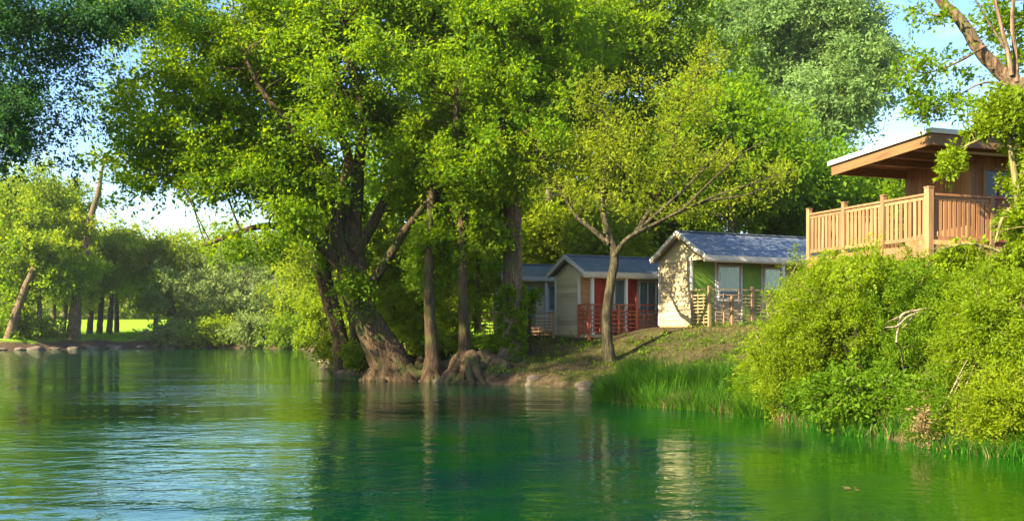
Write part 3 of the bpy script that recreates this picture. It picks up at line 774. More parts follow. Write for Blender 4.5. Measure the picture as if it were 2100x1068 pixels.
for (lab, x, y, zt, wd) in [('unseen tall poplar added on the left bank for its shade, nearest the viewpoint', -26, 8.5, 25, 8.5), ('unseen tall poplar added on the left bank for its shade, middle one of three', -29, 17, 26, 9), ('unseen tall poplar added on the left bank for its shade, farthest of three', -35, 26.5, 26, 10)]:  # poplars out of view, added to throw dappled shade on slope and trunks
    g = float(gz(x, y)) - .2
    bl = [(np.array([x + rng.uniform(-1, 1) * wd * .28, y + rng.uniform(-1, 1) * wd * .28, zz_]), np.array([wd * .32, wd * .32, 2.4]), 34) for zz_ in np.linspace(7, zt - 2, 11)]
    make_tree(lab, (x, y, g), [([(x, y, g), (x + .3, y, 8), (x, y + .3, 16), (x, y, zt - 2)], [.5, .4, .25, .08])], bl, M['leaf_mid'], M['bark_pale'], .24, .14, 75, 1.3, name='poplar_tree', group='unseen shade poplars added on the left bank', gap=-.2)

# ------------------------------------------------------------------ bank grass, reeds
def blades(mb, base, H, W, lean, seg=4, val=None, curl=1.0, cdir=(0, 0)):
    n = len(base); H = np.broadcast_to(H, (n,)); t = np.linspace(0, 1, seg + 1)
    a = rng.uniform(0, 2 * np.pi, n); dirv = np.stack([np.cos(a), np.sin(a), np.zeros(n)], 1)
    ln = rng.uniform(.15, 1, n) * lean * H
    dirv[:, 0] += cdir[0]; dirv[:, 1] += cdir[1]
    side = np.stack([-np.sin(a + .6), np.cos(a + .6), np.zeros(n)], 1)
    c = base[:, None] + dirv[:, None] * (ln[:, None] * t ** 2)[..., None]
    c[..., 2] += H[:, None] * (t - .35 * curl * (ln / H)[:, None] * t ** 3)
    w = W * (1 - t * .95) * np.where(t < .2, .8, 1)
    L_, R_ = c - side[:, None] * w[None, :, None] / 2, c + side[:, None] * w[None, :, None] / 2
    V = np.stack([L_, R_], 2).reshape(n, -1, 3); K = 2 * (seg + 1)
    q = np.array([[2 * i, 2 * i + 1, 2 * i + 3, 2 * i + 2] for i in range(seg)])
    q = (q[None] + (np.arange(n) * K)[:, None, None]).reshape(-1, 4)
    if val is None: val = rng.uniform(0, 1, n)
    mb.add(V.reshape(-1, 3), q, np.repeat(val, seg))


def scatter(x0, x1, y0, y1, n, cond):
    x = rng.uniform(x0, x1, n); y = rng.uniform(y0, y1, n); s = sdist(x, y); k = cond(x, y, s)
    x, y = x[k], y[k]
    return np.stack([x, y, gz(x, y) - .02], 1)


# reeds along the water's edge
rb = scatter(1.6, 6.3, 21.5, 31, 60000, lambda x, y, s: (s > -.35) & (s < 1.25) & (rng.uniform(0, 1, len(x)) < .42 + .8 * wob(x, y, 2.4)) & (y < 29.6) & (x < 5.9 - (y - 22.5) * .1))
rb[:, 2] = np.maximum(rb[:, 2], -.15)
mb = MB(); blades(mb, rb, rng.uniform(.38, .98, len(rb)) * (1.0 + .3 * wob(rb[:, 0], rb[:, 1], 2.1)), .02, .85, 5, cdir=(-.5, -.5))
mb.build('reeds', M['reed'], kind='stuff', label='lush green reeds leaning over the water below the nearest cabin', category='reeds')
rb = scatter(5.4, 7.6, 14.5, 20.5, 26000, lambda x, y, s: (s > -.3) & (s < .35) & (rng.uniform(0, 1, len(x)) < .5 + .9 * wob(x, y, 1.3, 1.)))
rb[:, 2] = np.maximum(rb[:, 2], -.1)
mb = MB(); blades(mb, rb, rng.uniform(.2, .5, len(rb)), .016, .8, 4)
mb.build('reeds', M['reed'], kind='stuff', label='short reeds under the willow bushes at the water', category='reeds')
rb = scatter(1.5, 8.5, 13, 30, 60000, lambda x, y, s: (s > -.3) & (s < .28) & (y < 29) & (rng.uniform(0, 1, len(x)) < .25 + .9 * wob(x, y, 1.9, 3.)))
rb[:, 2] = np.maximum(rb[:, 2], -.1)
mb = MB(); blades(mb, rb, rng.uniform(.15, .5, len(rb)), .016, .7, 3)
mb.build('dry_reeds', M['dry'], kind='stuff', label='dry brown reed stems at the waterline', category='reeds')
# rough grass on the slope
gb = scatter(-9, 13, 28, 48, 150000, lambda x, y, s: (s > .3) & (rng.uniform(0, 1, len(x)) < .45 + .75 * wob(x, y, .9, 2.)) & ~((x > 3.5) & (y > 38.6)))
mb = MB(); blades(mb, gb, rng.uniform(.05, .22, len(gb)), .022, .9, 2)
mb.build('grass', M['grass'], kind='stuff', label='patchy green grass on the slope', category='grass')
gb = scatter(-4, 13, 28, 44, 100000, lambda x, y, s: (s > .3) & (rng.uniform(0, 1, len(x)) < .1 - .8 * wob(x, y, .9, 2.)) & ~((x > 3.5) & (y > 38.6)))
mb = MB(); blades(mb, gb, rng.uniform(.04, .16, len(gb)), .022, 1.2, 2)
mb.build('dry_grass', M['drygrass'], kind='stuff', label='dry straw coloured grass on the slope', category='grass')
# weeds low on the ground
cc = scatter(-10, 12, 29, 46, 1500, lambda x, y, s: (s > .5) & (wob(x, y, .8, 5.) > .0) & ~((x > 3.5) & (y > 38.6)))
mb = MB(); leaves(mb, cc + [0, 0, .05], .3, 22, .09, .06, up=.5, flat=.4, droop=.0)
mb.build('weeds', M['leaf_bush_dark'], kind='stuff', label='low leafy weeds on the slope', category='weeds')
gb = scatter(-75, -30, 118, 150, 42000, lambda x, y, s: (s > 2.4) & (s < 22))
mb = MB(); blades(mb, gb, rng.uniform(.15, .5, len(gb)), .09, .8, 2)
mb.build('grass', leaf_mat('meadow_blade', (.08, .20, .008), (.22, .38, .015), (.3, .5, .015)), kind='stuff', label='sunlit meadow grass on the far bank', category='grass')
cc = scatter(-80, -24, 112, 136, 1500, lambda x, y, s: (s > 2.2) & (s < 4.0) & (wob(x, y, .3, 2) > -.1))
mb = MB(); leaves(mb, cc + [0, 0, .1], .4, 26, .26, .14, up=.4, flat=.6, droop=.1)
mb.build('weeds', M['leaf_far'], kind='stuff', label='green weeds topping the far bank edge', category='weeds')

# ------------------------------------------------------------------ stones and small things
def rock(label, x, y, z, r, sq=.6, m='dirt', group='stones along the near bank', name='stone'):
    import bmesh
    bm = bmesh.new(); bmesh.ops.create_icosphere(bm, subdivisions=3, radius=1)
    k = rng.uniform(0, 10)
    V = np.array([v.co[:] for v in bm.verts]); Fc = np.array([[v.index for v in f.verts] for f in bm.faces]); bm.free()
    V = V * (1 + .30 * noise3(V, 1.9, k) + .16 * noise3(V, 4.3, k) + .08 * noise3(V, 8.5, k))[:, None] * np.array([r, r * rng.uniform(.7, 1), r * sq])
    a = rng.uniform(0, 6.28); c, s = math.cos(a), math.sin(a); V = V @ np.array([[c, s, 0], [-s, c, 0], [0, 0, 1]])
    b = MB(); b.add(V + np.array([x, y, z]), Fc)
    return b.build(name, M[m], None, (x, y, z), smooth=True, label=label, category='root' if name == 'root_mass' else 'stone', group=group)


shore = [(668, 756, .35), (690, 757, .45), (712, 760, .5), (734, 763, .45), (676, 750, .3), (700, 765, .3), (1010, 786, .5), (1065, 789, .5), (1100, 791, .55), (1140, 792, .5), (1175, 794, .5), (1205, 798, .4), (905, 784, .35), (868, 781, .35), (1085, 783, .35), (1160, 786, .3)]
for k, (px, py, r) in enumerate(shore):
    d = CAMZ * F / (py - HOR); x = (px - 1050) / F * d
    rock('brown stone embedded in the muddy waterline of the near bank', x, d + .25, .02, r * .9)
for (px, py, r, lab) in [(985, 764, .42, 'knotted root mass right of the slender trunk'), (1020, 768, .5, 'largest knotted root mass, between slender trunk and ivy trunk'), (922, 768, .4, 'knotted root mass left of the slender trunk')]:
    d = 37.2; x = (px - 1050) / F * d
    rock(lab, x, d, float(gz(x, d)) - .02, r, .95, 'root', None, 'root_mass')
for k, px in enumerate([5, 40, 75, 110, 150, 190, 235, 290, 350, 420, 500, 590]):
    x = None
    for d in np.arange(90, 140, .25):
        x = (px - 1050) / F * d
        if sdist(np.array([x]), np.array([d]))[0] > 0: break
    rock('pale stone at the foot of the far bank', x, d, .05, random.uniform(.5, 1.1), .35, group='stones along the far bank')
a = P(655, 728, 52); a[2] = .35; b = P(690, 742, 49); b[2] = .1
lg = MB(); pp, rr = smooth_path([a, (a + b) / 2 + [0, 0, .1], b], [.05, .09, .11], 5); lg.tube(pp, rr, 8, .1)
lg.build('driftwood_log', M['dead'], None, b, smooth=True, label='pale thin log poking from the bank tip over the water', category='log')
fl = MB(); c = P(1755, 1003, CAMZ * F / (1003 - HOR)); c[2] = .012
leaves(fl, np.array([c]), .12, 9, .09, .05, up=.95, flat=.05, droop=0)
fl.v[-1][:, 2] = c[2] + (fl.v[-1][:, 2] - c[2]) * .06
fl.build('floating_leaves', M['dry'], None, c, label='small clump of yellow leaves floating on the near water', category='leaves')
fl = MB(); c = P(551, 712, CAMZ * F / (712 - HOR)); c[2] = .1
fl.tube(*smooth_path([c + [-.6, 0, -.08], c + [-.1, 0, .04], c + [.4, .1, .0]], [.06, .11, .05], 5), 8, .15)
fl.build('floating_log', M['dead'], None, c, smooth=True, label='small pale log floating far out near the far bank', category='log')


# ------------------------------------------------------------------ cabins
def wall_x(mb, x, y0, y1, z0, z1, board=.19, th=.03, face=-1):
    """lapped boards on a wall of constant x facing -x"""
    z = z0
    while z < z1 - .01:
        h = min(board, z1 - z); v = random.random()
        o = th
        mb.add([(x + face * o, y0, z), (x + face * o, y1, z), (x + face * .006, y1, z + h), (x + face * .006, y0, z + h), (x - face * .02, y0, z), (x - face * .02, y1, z), (x - face * .02, y1, z + h), (x - face * .02, y0, z + h)],
               [(0, 1, 2, 3), (4, 7, 6, 5), (0, 4, 5, 1), (3, 2, 6, 7), (0, 3, 7, 4), (1, 5, 6, 2)], v)
        z += board


def window(parent, x0, x1, z0, z1, y, name='window', mframe='trim', bars=1):
    """window in a wall of constant y facing -y: frame, pane, net curtain behind"""
    f = MB(); w = .07
    f.box(x0, y - .05, z0, x0 + w, y + .04, z1); f.box(x1 - w, y - .05, z0, x1, y + .04, z1)
    f.box(x0 + w, y - .048, z1 - w, x1 - w, y + .04, z1 - .002); f.box(x0 + w, y - .048, z0 + .002, x1 - w, y + .04, z0 + w)
    for k in range(bars):
        xm = x0 + (x1 - x0) * (k + 1) / (bars + 1); f.box(xm - .025, y - .04, z0 + w, xm + .025, y + .03, z1 - w)
    fo = f.build(name, M[mframe], parent)
    g = MB(); g.box(x0 + w, y - .005, z0 + w, x1 - w, y + .005, z1 - w); g.build('pane', M['glass'], fo)
    c = MB(); n = 26; xx = np.linspace(x0 + w, x1 - w, n); yy = y + .022 + .008 * np.sin(np.arange(n) * 1.9)
    V = np.concatenate([np.stack([xx, yy, np.full(n, z0 + w)], 1), np.stack([xx, yy, np.full(n, z1 - w)], 1)])
    c.add(V, np.array([[i, i + 1, n + i + 1, n + i] for i in range(n - 1)])); c.build('curtain', M['curtain'], fo)
    return fo


def lattice_rail(label, loc, rotz, segs, h, mpost, mrail, group, posts=None, rows=6, vstep=.3, name='lattice_railing', vert=True, mtop=None):
    """segs: list of ((x0,y0),(x1,y1)) in local coordinates"""
    t = empty(name, label, 'railing', loc, rotz, group)
    for q, (a, b) in enumerate(segs):
        a = np.array([*a, 0.]); b = np.array([*b, 0.]); ln = np.linalg.norm(b - a); u = (b - a) / ln
        s = MB()
        for k in range(rows):
            z = .12 + (h - .2) * k / rows; j = random.uniform(-.012, .012)
            s.obox(a + [0, 0, z + j], b + [0, 0, z - j], .022, .045)
        s.build('rails', M[mrail], t)
        if vert:
            s = MB(); n = int(ln / vstep)
            for k in range(1, n):
                p = a + u * ln * (k + random.uniform(-.15, .15)) / n; nrm = np.array([-u[1], u[0], 0]) * .022 * (1 if k % 2 else -1)
                s.obox(p + nrm + [0, 0, .04], p + nrm + u * random.uniform(-.04, .04) + [0, 0, h - .1 + random.uniform(-.05, .05)], .04, .02)
            s.build('uprights', M[mpost], t)
        s = MB(); s.obox(a - u * .06 + [0, 0, h], b + u * .06 + [0, 0, h], .075, .05); s.build('top_rail', M[mtop or mrail], t)
    for (x, y, hh) in posts or []:
        s = MB(); s.box(x - .05, y - .05, -.25, x + .05, y + .05, hh); s.build('post', M[mpost], t)
    return t


def cabin(label, loc, rotz, L, W, H, rise, inset, porch_len, group='riverside cabins', wallm='siding', rail=None, panels=(), wins=(), posts=(), front_wall=True):
    t = empty('cabin', label, 'cabin', loc, rotz, group)
    ov = .14
    # floor and skirt
    s = MB(); s.box(0, 0, -.12, L, W, 0); s.build('floor', M['railwood_x'], t)
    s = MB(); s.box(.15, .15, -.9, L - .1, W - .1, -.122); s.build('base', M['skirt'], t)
    # walls
    w = MB()
    wall_x(w, .04, inset, W - .04, 0.004, H)
    w.box(.06, inset + .005, 0.004, L - .02, inset + .06, H, .4)      # wall behind the terrace
    w.box(.06, W - .08, 0.004, L - .02, W - .02, H, .5)
    w.box(L - .08, inset + .06, 0.004, L - .021, W - .08, H, .5)
    w.build('wall', M[wallm], t)
    for (y, hh) in ((inset + .0, H), (W - .03, H)):
        c = MB(); c.box(-.03, y - .045, 0.004, .05, y + .045, hh - .004); c.build('corner_board', M['trim'], t)
    # gable
    g = MB(); yc = W / 2; k = .03
    g.add([(k, 0, H), (k, W, H), (k, yc, H + rise), (k + .05, 0, H), (k + .05, W, H), (k + .05, yc, H + rise)], [(0, 2, 1), (3, 4, 5), (0, 1, 4, 3), (1, 2, 5, 4), (2, 0, 3, 5)], .6)
    g.box(k - .03, 0.02, H - .14, k + .06, W - .02, H + .0)
    g.build('gable_panel', M['cream'], t)
    # roof: two slabs
    r = MB(); sl = rise / yc
    for sgn in (0, 1):
        y0, y1 = (-ov, yc) if not sgn else (W + ov, yc)
        z0, z1 = H - sl * ov, H + rise; th = .07
        X0, X1 = -.32, L + .2
        r.add([(X0, y0, z0), (X1, y0, z0), (X1, y1, z1), (X0, y1, z1), (X0, y0, z0 + th), (X1, y0, z0 + th), (X1, y1, z1 + th), (X0, y1, z1 + th)],
              [(0, 3, 2, 1), (4, 5, 6, 7), (0, 1, 5, 4), (1, 2, 6, 5), (2, 3, 7, 6), (3, 0, 4, 7)] if not sgn else [(0, 1, 2, 3), (4, 7, 6, 5), (0, 4, 5, 1), (1, 5, 6, 2), (2, 6, 7, 3), (3, 7, 4, 0)])
    ro = r.build('roof', M['roof'], t)
    # ridge cap, verge boards and gutter board
    s = MB(); s.obox((-.34, yc, H + rise + .085), (L + .22, yc, H + rise + .085), .2, .04); s.build('ridge_cap', M['roof'], ro)
    s = MB()
    for y0 in (-ov, W + ov): s.obox((-.335, y0, H - sl * ov + .02), (-.335, yc, H + rise + .02), .035, .16)
    s.build('verge_board', M['trim'], ro)
    s = MB()
    for y0 in (-ov + .1, W + ov - .1): s.obox((-.30, y0, H - sl * ov - .02), (-.30, yc, H + rise - .11), .03, .1)
    s.build('verge_batten', M['rake'], ro)
    s = MB(); s.box(-.36, -ov - .05, H - sl * ov - .13, L + .2, -ov - .002, H - sl * ov + .05); s.build('gutter_board', M['fascia'], ro)
    s = MB(); s.box(-.3, -ov + .002, H - sl * ov - .18, L + .18, -.02, H - sl * ov - .09); s.build('soffit', M['cream'], ro)
    s = MB(); s.box(.0, .02, H - .24, L, .10, H - .10); s.build('beam', M['rake'], ro)
    for (x0, x1, z0, z1, m) in panels:
        s = MB(); s.box(x0, inset - .035, z0, x1, inset + .003, z1); s.build('panel', M[m], t)
    for (x0, x1, z0, z1, bars) in wins:
        # recess behind the glass is the dark room wall itself
        window(t, x0, x1, z0, z1, inset - .02 - .03, bars=bars)
    for (x, y, m) in posts:
        s = MB(); s.box(x - .055, y - .055, .002, x + .055, y + .055, H - .1); s.box(x - .08, y - .08, .002, x + .08, y + .08, .12); s.build('post', M[m], t)
    return t


ROT = math.atan2(2, 4.2)
c3 = P(1455, 668, 38.0); Z3 = c3[2] + .02
cabin('nearest cream cabin with green door panels and blue-grey roof, right of the others', (c3[0], c3[1], Z3), ROT, 7.6, 3.35, 2.62, .93, 1.15, 4,
      panels=[(.12, 1.02, .05, 2.45, 'green'), (2.42, 3.32, .05, 2.45, 'green'), (1.1, 1.17, .05, 2.5, 'trim'), (2.36, 2.41, .05, 2.5, 'trim'), (3.33, 3.39, .05, 2.5, 'trim'), (4.4, 4.48, .05, 2.5, 'trim')],
      wins=[(1.2, 2.34, .95, 2.35, 0), (3.42, 4.36, .95, 2.3, 0), (5.0, 6.2, 1.0, 2.2, 1)], posts=[(3.5, .06, 'trim'), (6.9, .06, 'trim')])
lattice_rail('honey wood woven terrace railing of the nearest cabin', (c3[0], c3[1], Z3), ROT, [((-.02, 1.05), (-.02, -.02)), ((-.02, -.02), (6.2, -.02))], 1.34, 'railwood', 'railwood_x', 'terrace railings of the cabins',
             posts=[(-.02, 1.05, 1.34), (-.02, -.02, 1.46), (1.0, -.04, 1.1), (1.95, -.02, 1.46), (3.8, -.02, 1.42), (5.3, -.02, 1.42)], rows=9, vstep=.34)
c2 = P(1208, 687, 40.6); Z2 = c2[2] + .02
cabin('middle cream cabin with dark red panels and white posts, behind the twiggy tree', (c2[0], c2[1], Z2), ROT, 5.2, 2.85, 2.5, .66, .85, 4,
      panels=[(.15, .55, .05, 2.3, 'rust'), (.75, 1.55, .05, 2.35, 'red'), (2.3, 2.75, .05, 2.35, 'red'), (3.72, 3.98, .05, 2.3, 'red')],
      wins=[(1.6, 2.25, .1, 2.3, 0), (2.8, 3.7, .8, 2.25, 1)], posts=[(.18, .06, 'trim'), (1.75, .06, 'white'), (4.3, .06, 'trim')])
lattice_rail('red painted terrace railing of the middle cabin', (c2[0], c2[1], Z2), ROT, [((-.02, .78), (-.02, -.02)), ((-.02, -.02), (1.35, -.02)), ((1.35, -.02), (4.8, -.02))], 1.2, 'redrail', 'redrail', 'terrace railings of the cabins',
             posts=[(-.02, .78, 1.2), (-.02, -.02, 1.25), (1.35, -.02, 1.22), (2.2, -.03, 1.65), (3.4, -.02, 1.25), (4.7, -.02, 1.25)], rows=6, vstep=.2)
c1 = P(985, 686, 45.0); Z1 = c1[2] + .15
cabin('far cream cabin with a dark window, partly behind the ivy trunk', (-.15, c1[1] + .5, Z1), R(14), 3.4, 2.9, 2.45, .55, .75, 4, wallm='cream',
      panels=[(.5, .6, .05, 2.3, 'trim')], wins=[(.7, 1.5, .1, 2.1, 0), (2.0, 2.9, .9, 2.1, 1)], posts=[(.1, .06, 'trim'), (1.75, .06, 'trim'), (3.3, .06, 'trim')])
lattice_rail('rust brown lattice railing before the far cabin', (P(984, 692, 42.2)[0], 42.2, P(984, 692, 42.2)[2]), R(4), [((0, 0), (3.05, 0))], 1.0, 'rust', 'rust', 'terrace railings of the cabins',
             posts=[(0, 0, 1.02), (1.0, 0, 1.02), (2.0, 0, 1.02), (3.05, 0, 1.02)], rows=6, vstep=.2)

# red garden chair on the middle cabin's terrace
Rm = Matrix.Rotation(ROT, 3, 'Z')
cp = Vector(c2) + Rm @ Vector((1.75, .42, 0)); cp[2] = Z2
ch = empty('garden_chair', 'red slatted garden chair behind the red railing', 'chair', cp, ROT + .3)
s = MB()
for k in range(5): s.box(-.24, -.24 + k * .1, .42, .24, -.16 + k * .1, .45)
s.build('seat', M['redrail'], ch)
s = MB()
for k in range(5): s.obox((-.22 + k * .11, .24, .46), (-.22 + k * .11, .34, .95), .07, .02)
s.obox((-.25, .34, .93), (.25, .34, .93), .03, .07); s.build('backrest', M['redrail'], ch)
for sx in (-.23, .23):
    for sy in (-.2, .22):
        s = MB(); s.box(sx - .025, sy - .025, .002, sx + .025, sy + .025, .42); s.build('leg', M['redrail'], ch)
    s = MB(); s.box(sx - .03, -.24, .62, sx + .03, .27, .645); s.box(sx - .02, -.2, .45, sx + .02, -.16, .62); s.build('armrest', M['redrail'], ch)

# ------------------------------------------------------------------ the wooden lodge with balcony
C0 = np.array([8.55, 21.0]); LR = math.atan2(.349, .937)
DZ = CAMZ + (HOR - 500) / F * 21.0        # deck level
RZ = CAMZ + (HOR - 275) / F * 21.0        # roof level
lo = empty('wooden_lodge', 'raised brown wooden lodge with a balcony and white-edged flat roof', 'lodge', (C0[0], C0[1], 0), LR)
# local: x right (b), y away (a)
gl = float(gz(9.5, 23.0))
A1, B1 = 3.95, 7.0
s = MB()
k = 0
while k < B1 - .02:
    s.box(k, .02, DZ - .03, min(k + .135, B1), A1 - .02, DZ); k += .142
s.build('deck_floor', M['lodge_rail'], lo)
s = MB(); s.box(-.04, -.0, DZ - .29, -.002, A1, DZ - .005); s.box(-.04, -.04, DZ - .29, B1, -.002, DZ - .005); s.build('deck_fascia', M['lodge_rail'], lo)
s = MB()
for y in np.linspace(.1, A1 - .1, 7): s.box(0.0, y - .03, DZ - .22, B1, y + .03, DZ - .032)
s.build('joists', M['lodge'], lo)
for (x, y) in ((.12, .12), (.12, 2.0), (.12, A1 - .12), (2.4, .12), (4.6, .12), (6.8, .12), (2.4, A1 - .12)):
    g_ = float(gz(C0[0] + .937 * x - .349 * y, C0[1] + .349 * x + .937 * y))
    s = MB(); s.box(x - .07, y - .07, g_ - .3, x + .07, y + .07, DZ - .225); s.build('stilt', M['lodge_red'], lo)
# cladding under the deck (dark red brown)
s = MB(); xx = .9
while xx < 6.4:
    s.box(xx, 1.3, gl - .3, xx + .135, 1.34, DZ - .24); xx += .145
s.build('lower_cladding', M['lodge_red'], lo)


def balus(x0, y0, x1, y1, posts, m, name='railing'):
    """railing bay between two posts; top rail, bottom rail, balusters"""
    a = np.array([x0, y0, DZ]); b = np.array([x1, y1, DZ]); ln = np.linalg.norm(b - a); u = (b - a) / ln
    r = MB(); r.obox(a + [0, 0, 1.02], b + [0, 0, 1.02], .1, .045); r.obox(a + [0, 0, .95], b + [0, 0, .95], .035, .07); r.obox(a + [0, 0, .13], b + [0, 0, .13], .04, .075)
    n = int(ln / .125)
    for k in range(n):
        p = a + u * (ln * (k + .5) / n + random.uniform(-.006, .006)); r.obox(p + [0, 0, .17], p + [random.uniform(-.004, .004), 0, .915], .02, .082, up=u)
    r.build(name, M[m], lo)


ysn = [0.0, 1.35, 2.65, A1]
for q in range(3): balus(0, ysn[q] + .06, 0, ysn[q + 1] - .06, None, 'lodge_rail')
for q, y in enumerate(ysn):
    s = MB(); w = .05 if q else .065; hh = 1.15
    s.box(-w, y - w, DZ - .45, w, y + w, DZ + hh); s.box(-w - .01, y - w - .01, DZ + hh, w + .01, y + w + .01, DZ + hh + .025); s.build('railing_post', M['lodge_rail'], lo)
for q, (a_, b_) in enumerate(((.1, 1.6), (1.7, 3.2), (3.3, 4.8), (4.9, 6.8))): balus(a_, 0, b_, 0, None, 'lodge' if q % 2 == 0 else 'lodge_red')
for x in (1.65, 3.25, 4.85, 6.9):
    s = MB(); s.box(x - .05, -.05, DZ - .2, x + .05, .05, DZ + 1.08); s.build('railing_post', M['lodge_rail'], lo)
# back side of the balcony
for (a_, b_) in ((.1, 1.4), (1.5, 2.8)): balus(a_, A1, b_, A1, None, 'lodge_rail')
# room
B0, A0, AW = 1.92, .85, 2.85
s = MB()
def planks_x(mb, x, y0, y1, z0, z1, w=.13):
    y = y0
    while y < y1 - .01:
        e = min(y + w - .008, y1); mb.box(x - .012 - random.uniform(0, .006), y, z0, x + .03, e, z1); y += w
def planks_y(mb, y, x0, x1, z0, z1, w=.13):
    x = x0
    while x < x1 - .01:
        e = min(x + w - .008, x1); mb.box(x, y - .012 - random.uniform(0, .006), z0, e, y + .03, z1); x += w
planks_x(s, B0, A0, AW, DZ, RZ - .24); planks_y(s, A0 + .03, B0 + .04, B0 + .35, DZ, RZ - .2)
planks_y(s, A0 + .03, B0 + .35, B0 + 1.35, DZ, DZ + .95); planks_y(s, A0 + .03, B0 + 1.35, 6.9, DZ, RZ - .2)
planks_y(s, A0 + .03, B0 + .35, B0 + 1.35, RZ - .42, RZ - .2)
s.box(B0 + .05, AW - .05, DZ, 6.85, AW, RZ - .24); s.box(6.8, A0 + .05, DZ, 6.86, AW - .06, RZ - .24)
s.build('wall', M['lodge'], lo)
wz0, wz1 = DZ + .95, RZ - .42
f = MB(); f.box(B0 + .33, A0 - .05, wz0, B0 + .41, A0 + .05, wz1); f.box(B0 + 1.29, A0 - .05, wz0, B0 + 1.37, A0 + .05, wz1); f.box(B0 + .41, A0 - .048, wz1 - .07, B0 + 1.29, A0 + .05, wz1 - .002); f.box(B0 + .41, A0 - .06, wz0, B0 + 1.29, A0 + .05, wz0 + .06); f.box(B0 + .8, A0 - .03, wz0 + .06, B0 + .86, A0 + .04, wz1 - .07)
fo = f.build('window', M['lodge_rail'], lo)
g = MB(); g.box(B0 + .41, A0 + .0, wz0 + .06, B0 + 1.29, A0 + .01, wz1 - .07); g.build('pane', M['glass'], fo)
# gathered curtain: narrow at the top left, wide at the sill
c = MB(); n = 20; V = []
for k in range(n):
    u_ = k / (n - 1); V.append((B0 + .40 + u_ * .42 + .0, A0 + .035 + .012 * math.sin(k * 2.1), wz0 + .06))
for k in range(n):
    u_ = k / (n - 1); V.append((B0 + .60 + u_ * .24, A0 + .035 + .012 * math.sin(k * 2.1), wz1 - .08))
c.add(V, [(i_, i_ + 1, n + i_ + 1, n + i_) for i_ in range(n - 1)]); c.build('curtain', M['cloth'], fo)
# roof
RB, X0r = 2.92, -.24
s = MB(); s.box(X0r + .04, -.26, -.03, B1 + .3, RB, .02); ro = s.build('roof', M['metalroof'], lo)
ro.location = (0, 0, RZ); ro.rotation_euler = (-.058, 0, 0)
s = MB(); s.box(X0r, -.30, -.05, X0r + .03, RB + .04, .05); s.build('edge_strip', M['white'], ro)
s = MB(); s.box(X0r + .04, -.30, -.05, B1 + .3, -.27, .05); s.build('edge_strip', M['white'], ro)
s = MB(); s.box(X0r + .06, -.25, -.28, X0r + .12, RB - .02, -.032); s.build('side_beam', M['lodge_beam'], ro)
s = MB(); s.box(X0r + .123, -.25, -.28, B1 + .2, -.19, -.032); s.build('front_beam', M['lodge_beam'], ro)
s = MB(); s.box(X0r + .123, RB - .08, -.26, B1 + .2, RB - .02, -.032); s.build('back_beam', M['lodge_beam'], ro)
s = MB()
y = -.18
while y < RB - .25: s.box(X0r + .125, y, -.07, B1 + .1, y + .15, -.033); y += .158
s.build('soffit', M['lodge_beam'], ro)
for y in (.5, 1.2, 1.9):
    s = MB(); s.box(X0r + .125, y - .035, -.22, B1 + .1, y + .035, -.072); s.build('rafter', M['lodge_beam'], ro)
s = MB(); s.box(.6, .1, -.30, 2.6, .15, -.265); s.build('tie_batten', M['trim'], ro)
# white pole rising through the bush
pb = P(1975, 600, 20.3); gp = float(gz(pb[0], pb[1]))
s = MB(); s.tube([(pb[0], pb[1], gp - .2), (pb[0], pb[1], gp + 1), (pb[0] + .01, pb[1], P(1975, 505, 20.3)[2])], [.035, .033, .03], 10)
s.build('pole', M['white'], None, (pb[0], pb[1], gp), smooth=True, label='thin white pole standing in the bush below the balcony', category='pole')
# another cabin, its corner showing at the right edge
c4 = P(2110, 640, 26.0)
cabin('cabin with a red wall glimpsed at the right edge below the lodge', (c4[0] - .35, c4[1], 2.05), ROT, 5, 3.2, 2.1, .5, .8, 3, panels=[(.1, 1.2, .05, 2.0, 'redrail')], wins=[(1.4, 2.2, .8, 1.9, 1)], posts=[(2.6, .06, 'white')])

# ------------------------------------------------------------------ bushes on the right bank
GR = 'willow bushes on the right bank'
def bush(label, px, py, d, rx, ry, rd, n, lm='leaf_bush', L=.052, W=.02, per=340, cr=.38, **kw):
    return shrub(label, px, py, d, rx, ry, rd, n, lm, L, W, per, cr, barkm='bark_twig', name='willow_bush', group=GR, stems=14, spread=.2, droop=.15, flat=1.0, twig_r=.012, twigs=9, jit=.1, shell=.38, **kw)


bush('fine-leaved bush nearest the cabin railing, leaning over the reeds', 1625, 690, 21.0, 95, 130, .95, 210)
bush('tall bright bush below the balcony corner', 1765, 645, 20.6, 125, 112, 1.05, 240)
bush('bright bush crest under the middle of the balcony', 1720, 575, 21.2, 65, 42, .6, 54)
bush('dark green bush in the hollow by the water', 1790, 800, 18.4, 100, 70, .6, 110, 'leaf_bush_dark', L=.085, W=.04, per=150)
bush('bush behind the dead branch, left of the white pole', 1900, 640, 19.2, 95, 90, .9, 180, 'leaf_bush_dark')
bush('big yellow-green bush at the right edge', 2050, 700, 16.6, 105, 130, 1.0, 300)
bush('lowest yellow-green bush hanging to the water at the right edge', 2080, 850, 15.3, 80, 80, .5, 150)
bush('small bush drooping over the waterline before the dry twigs', 1950, 850, 16.6, 70, 55, .45, 100, 'leaf_bush_dark')
bush('small bush around the white pole', 1995, 590, 18.8, 70, 55, .6, 90)
bush('low bush where the reeds meet the willow bushes', 1575, 790, 22.6, 60, 50, .6, 70)
bush('low dark bush over the short reeds', 1690, 810, 20.2, 70, 45, .5, 70, 'leaf_bush_dark')
bush('shaded bush on the slope behind the hollow', 1880, 740, 20.0, 110, 70, .6, 110, 'leaf_bush_dark', L=.075, W=.035)

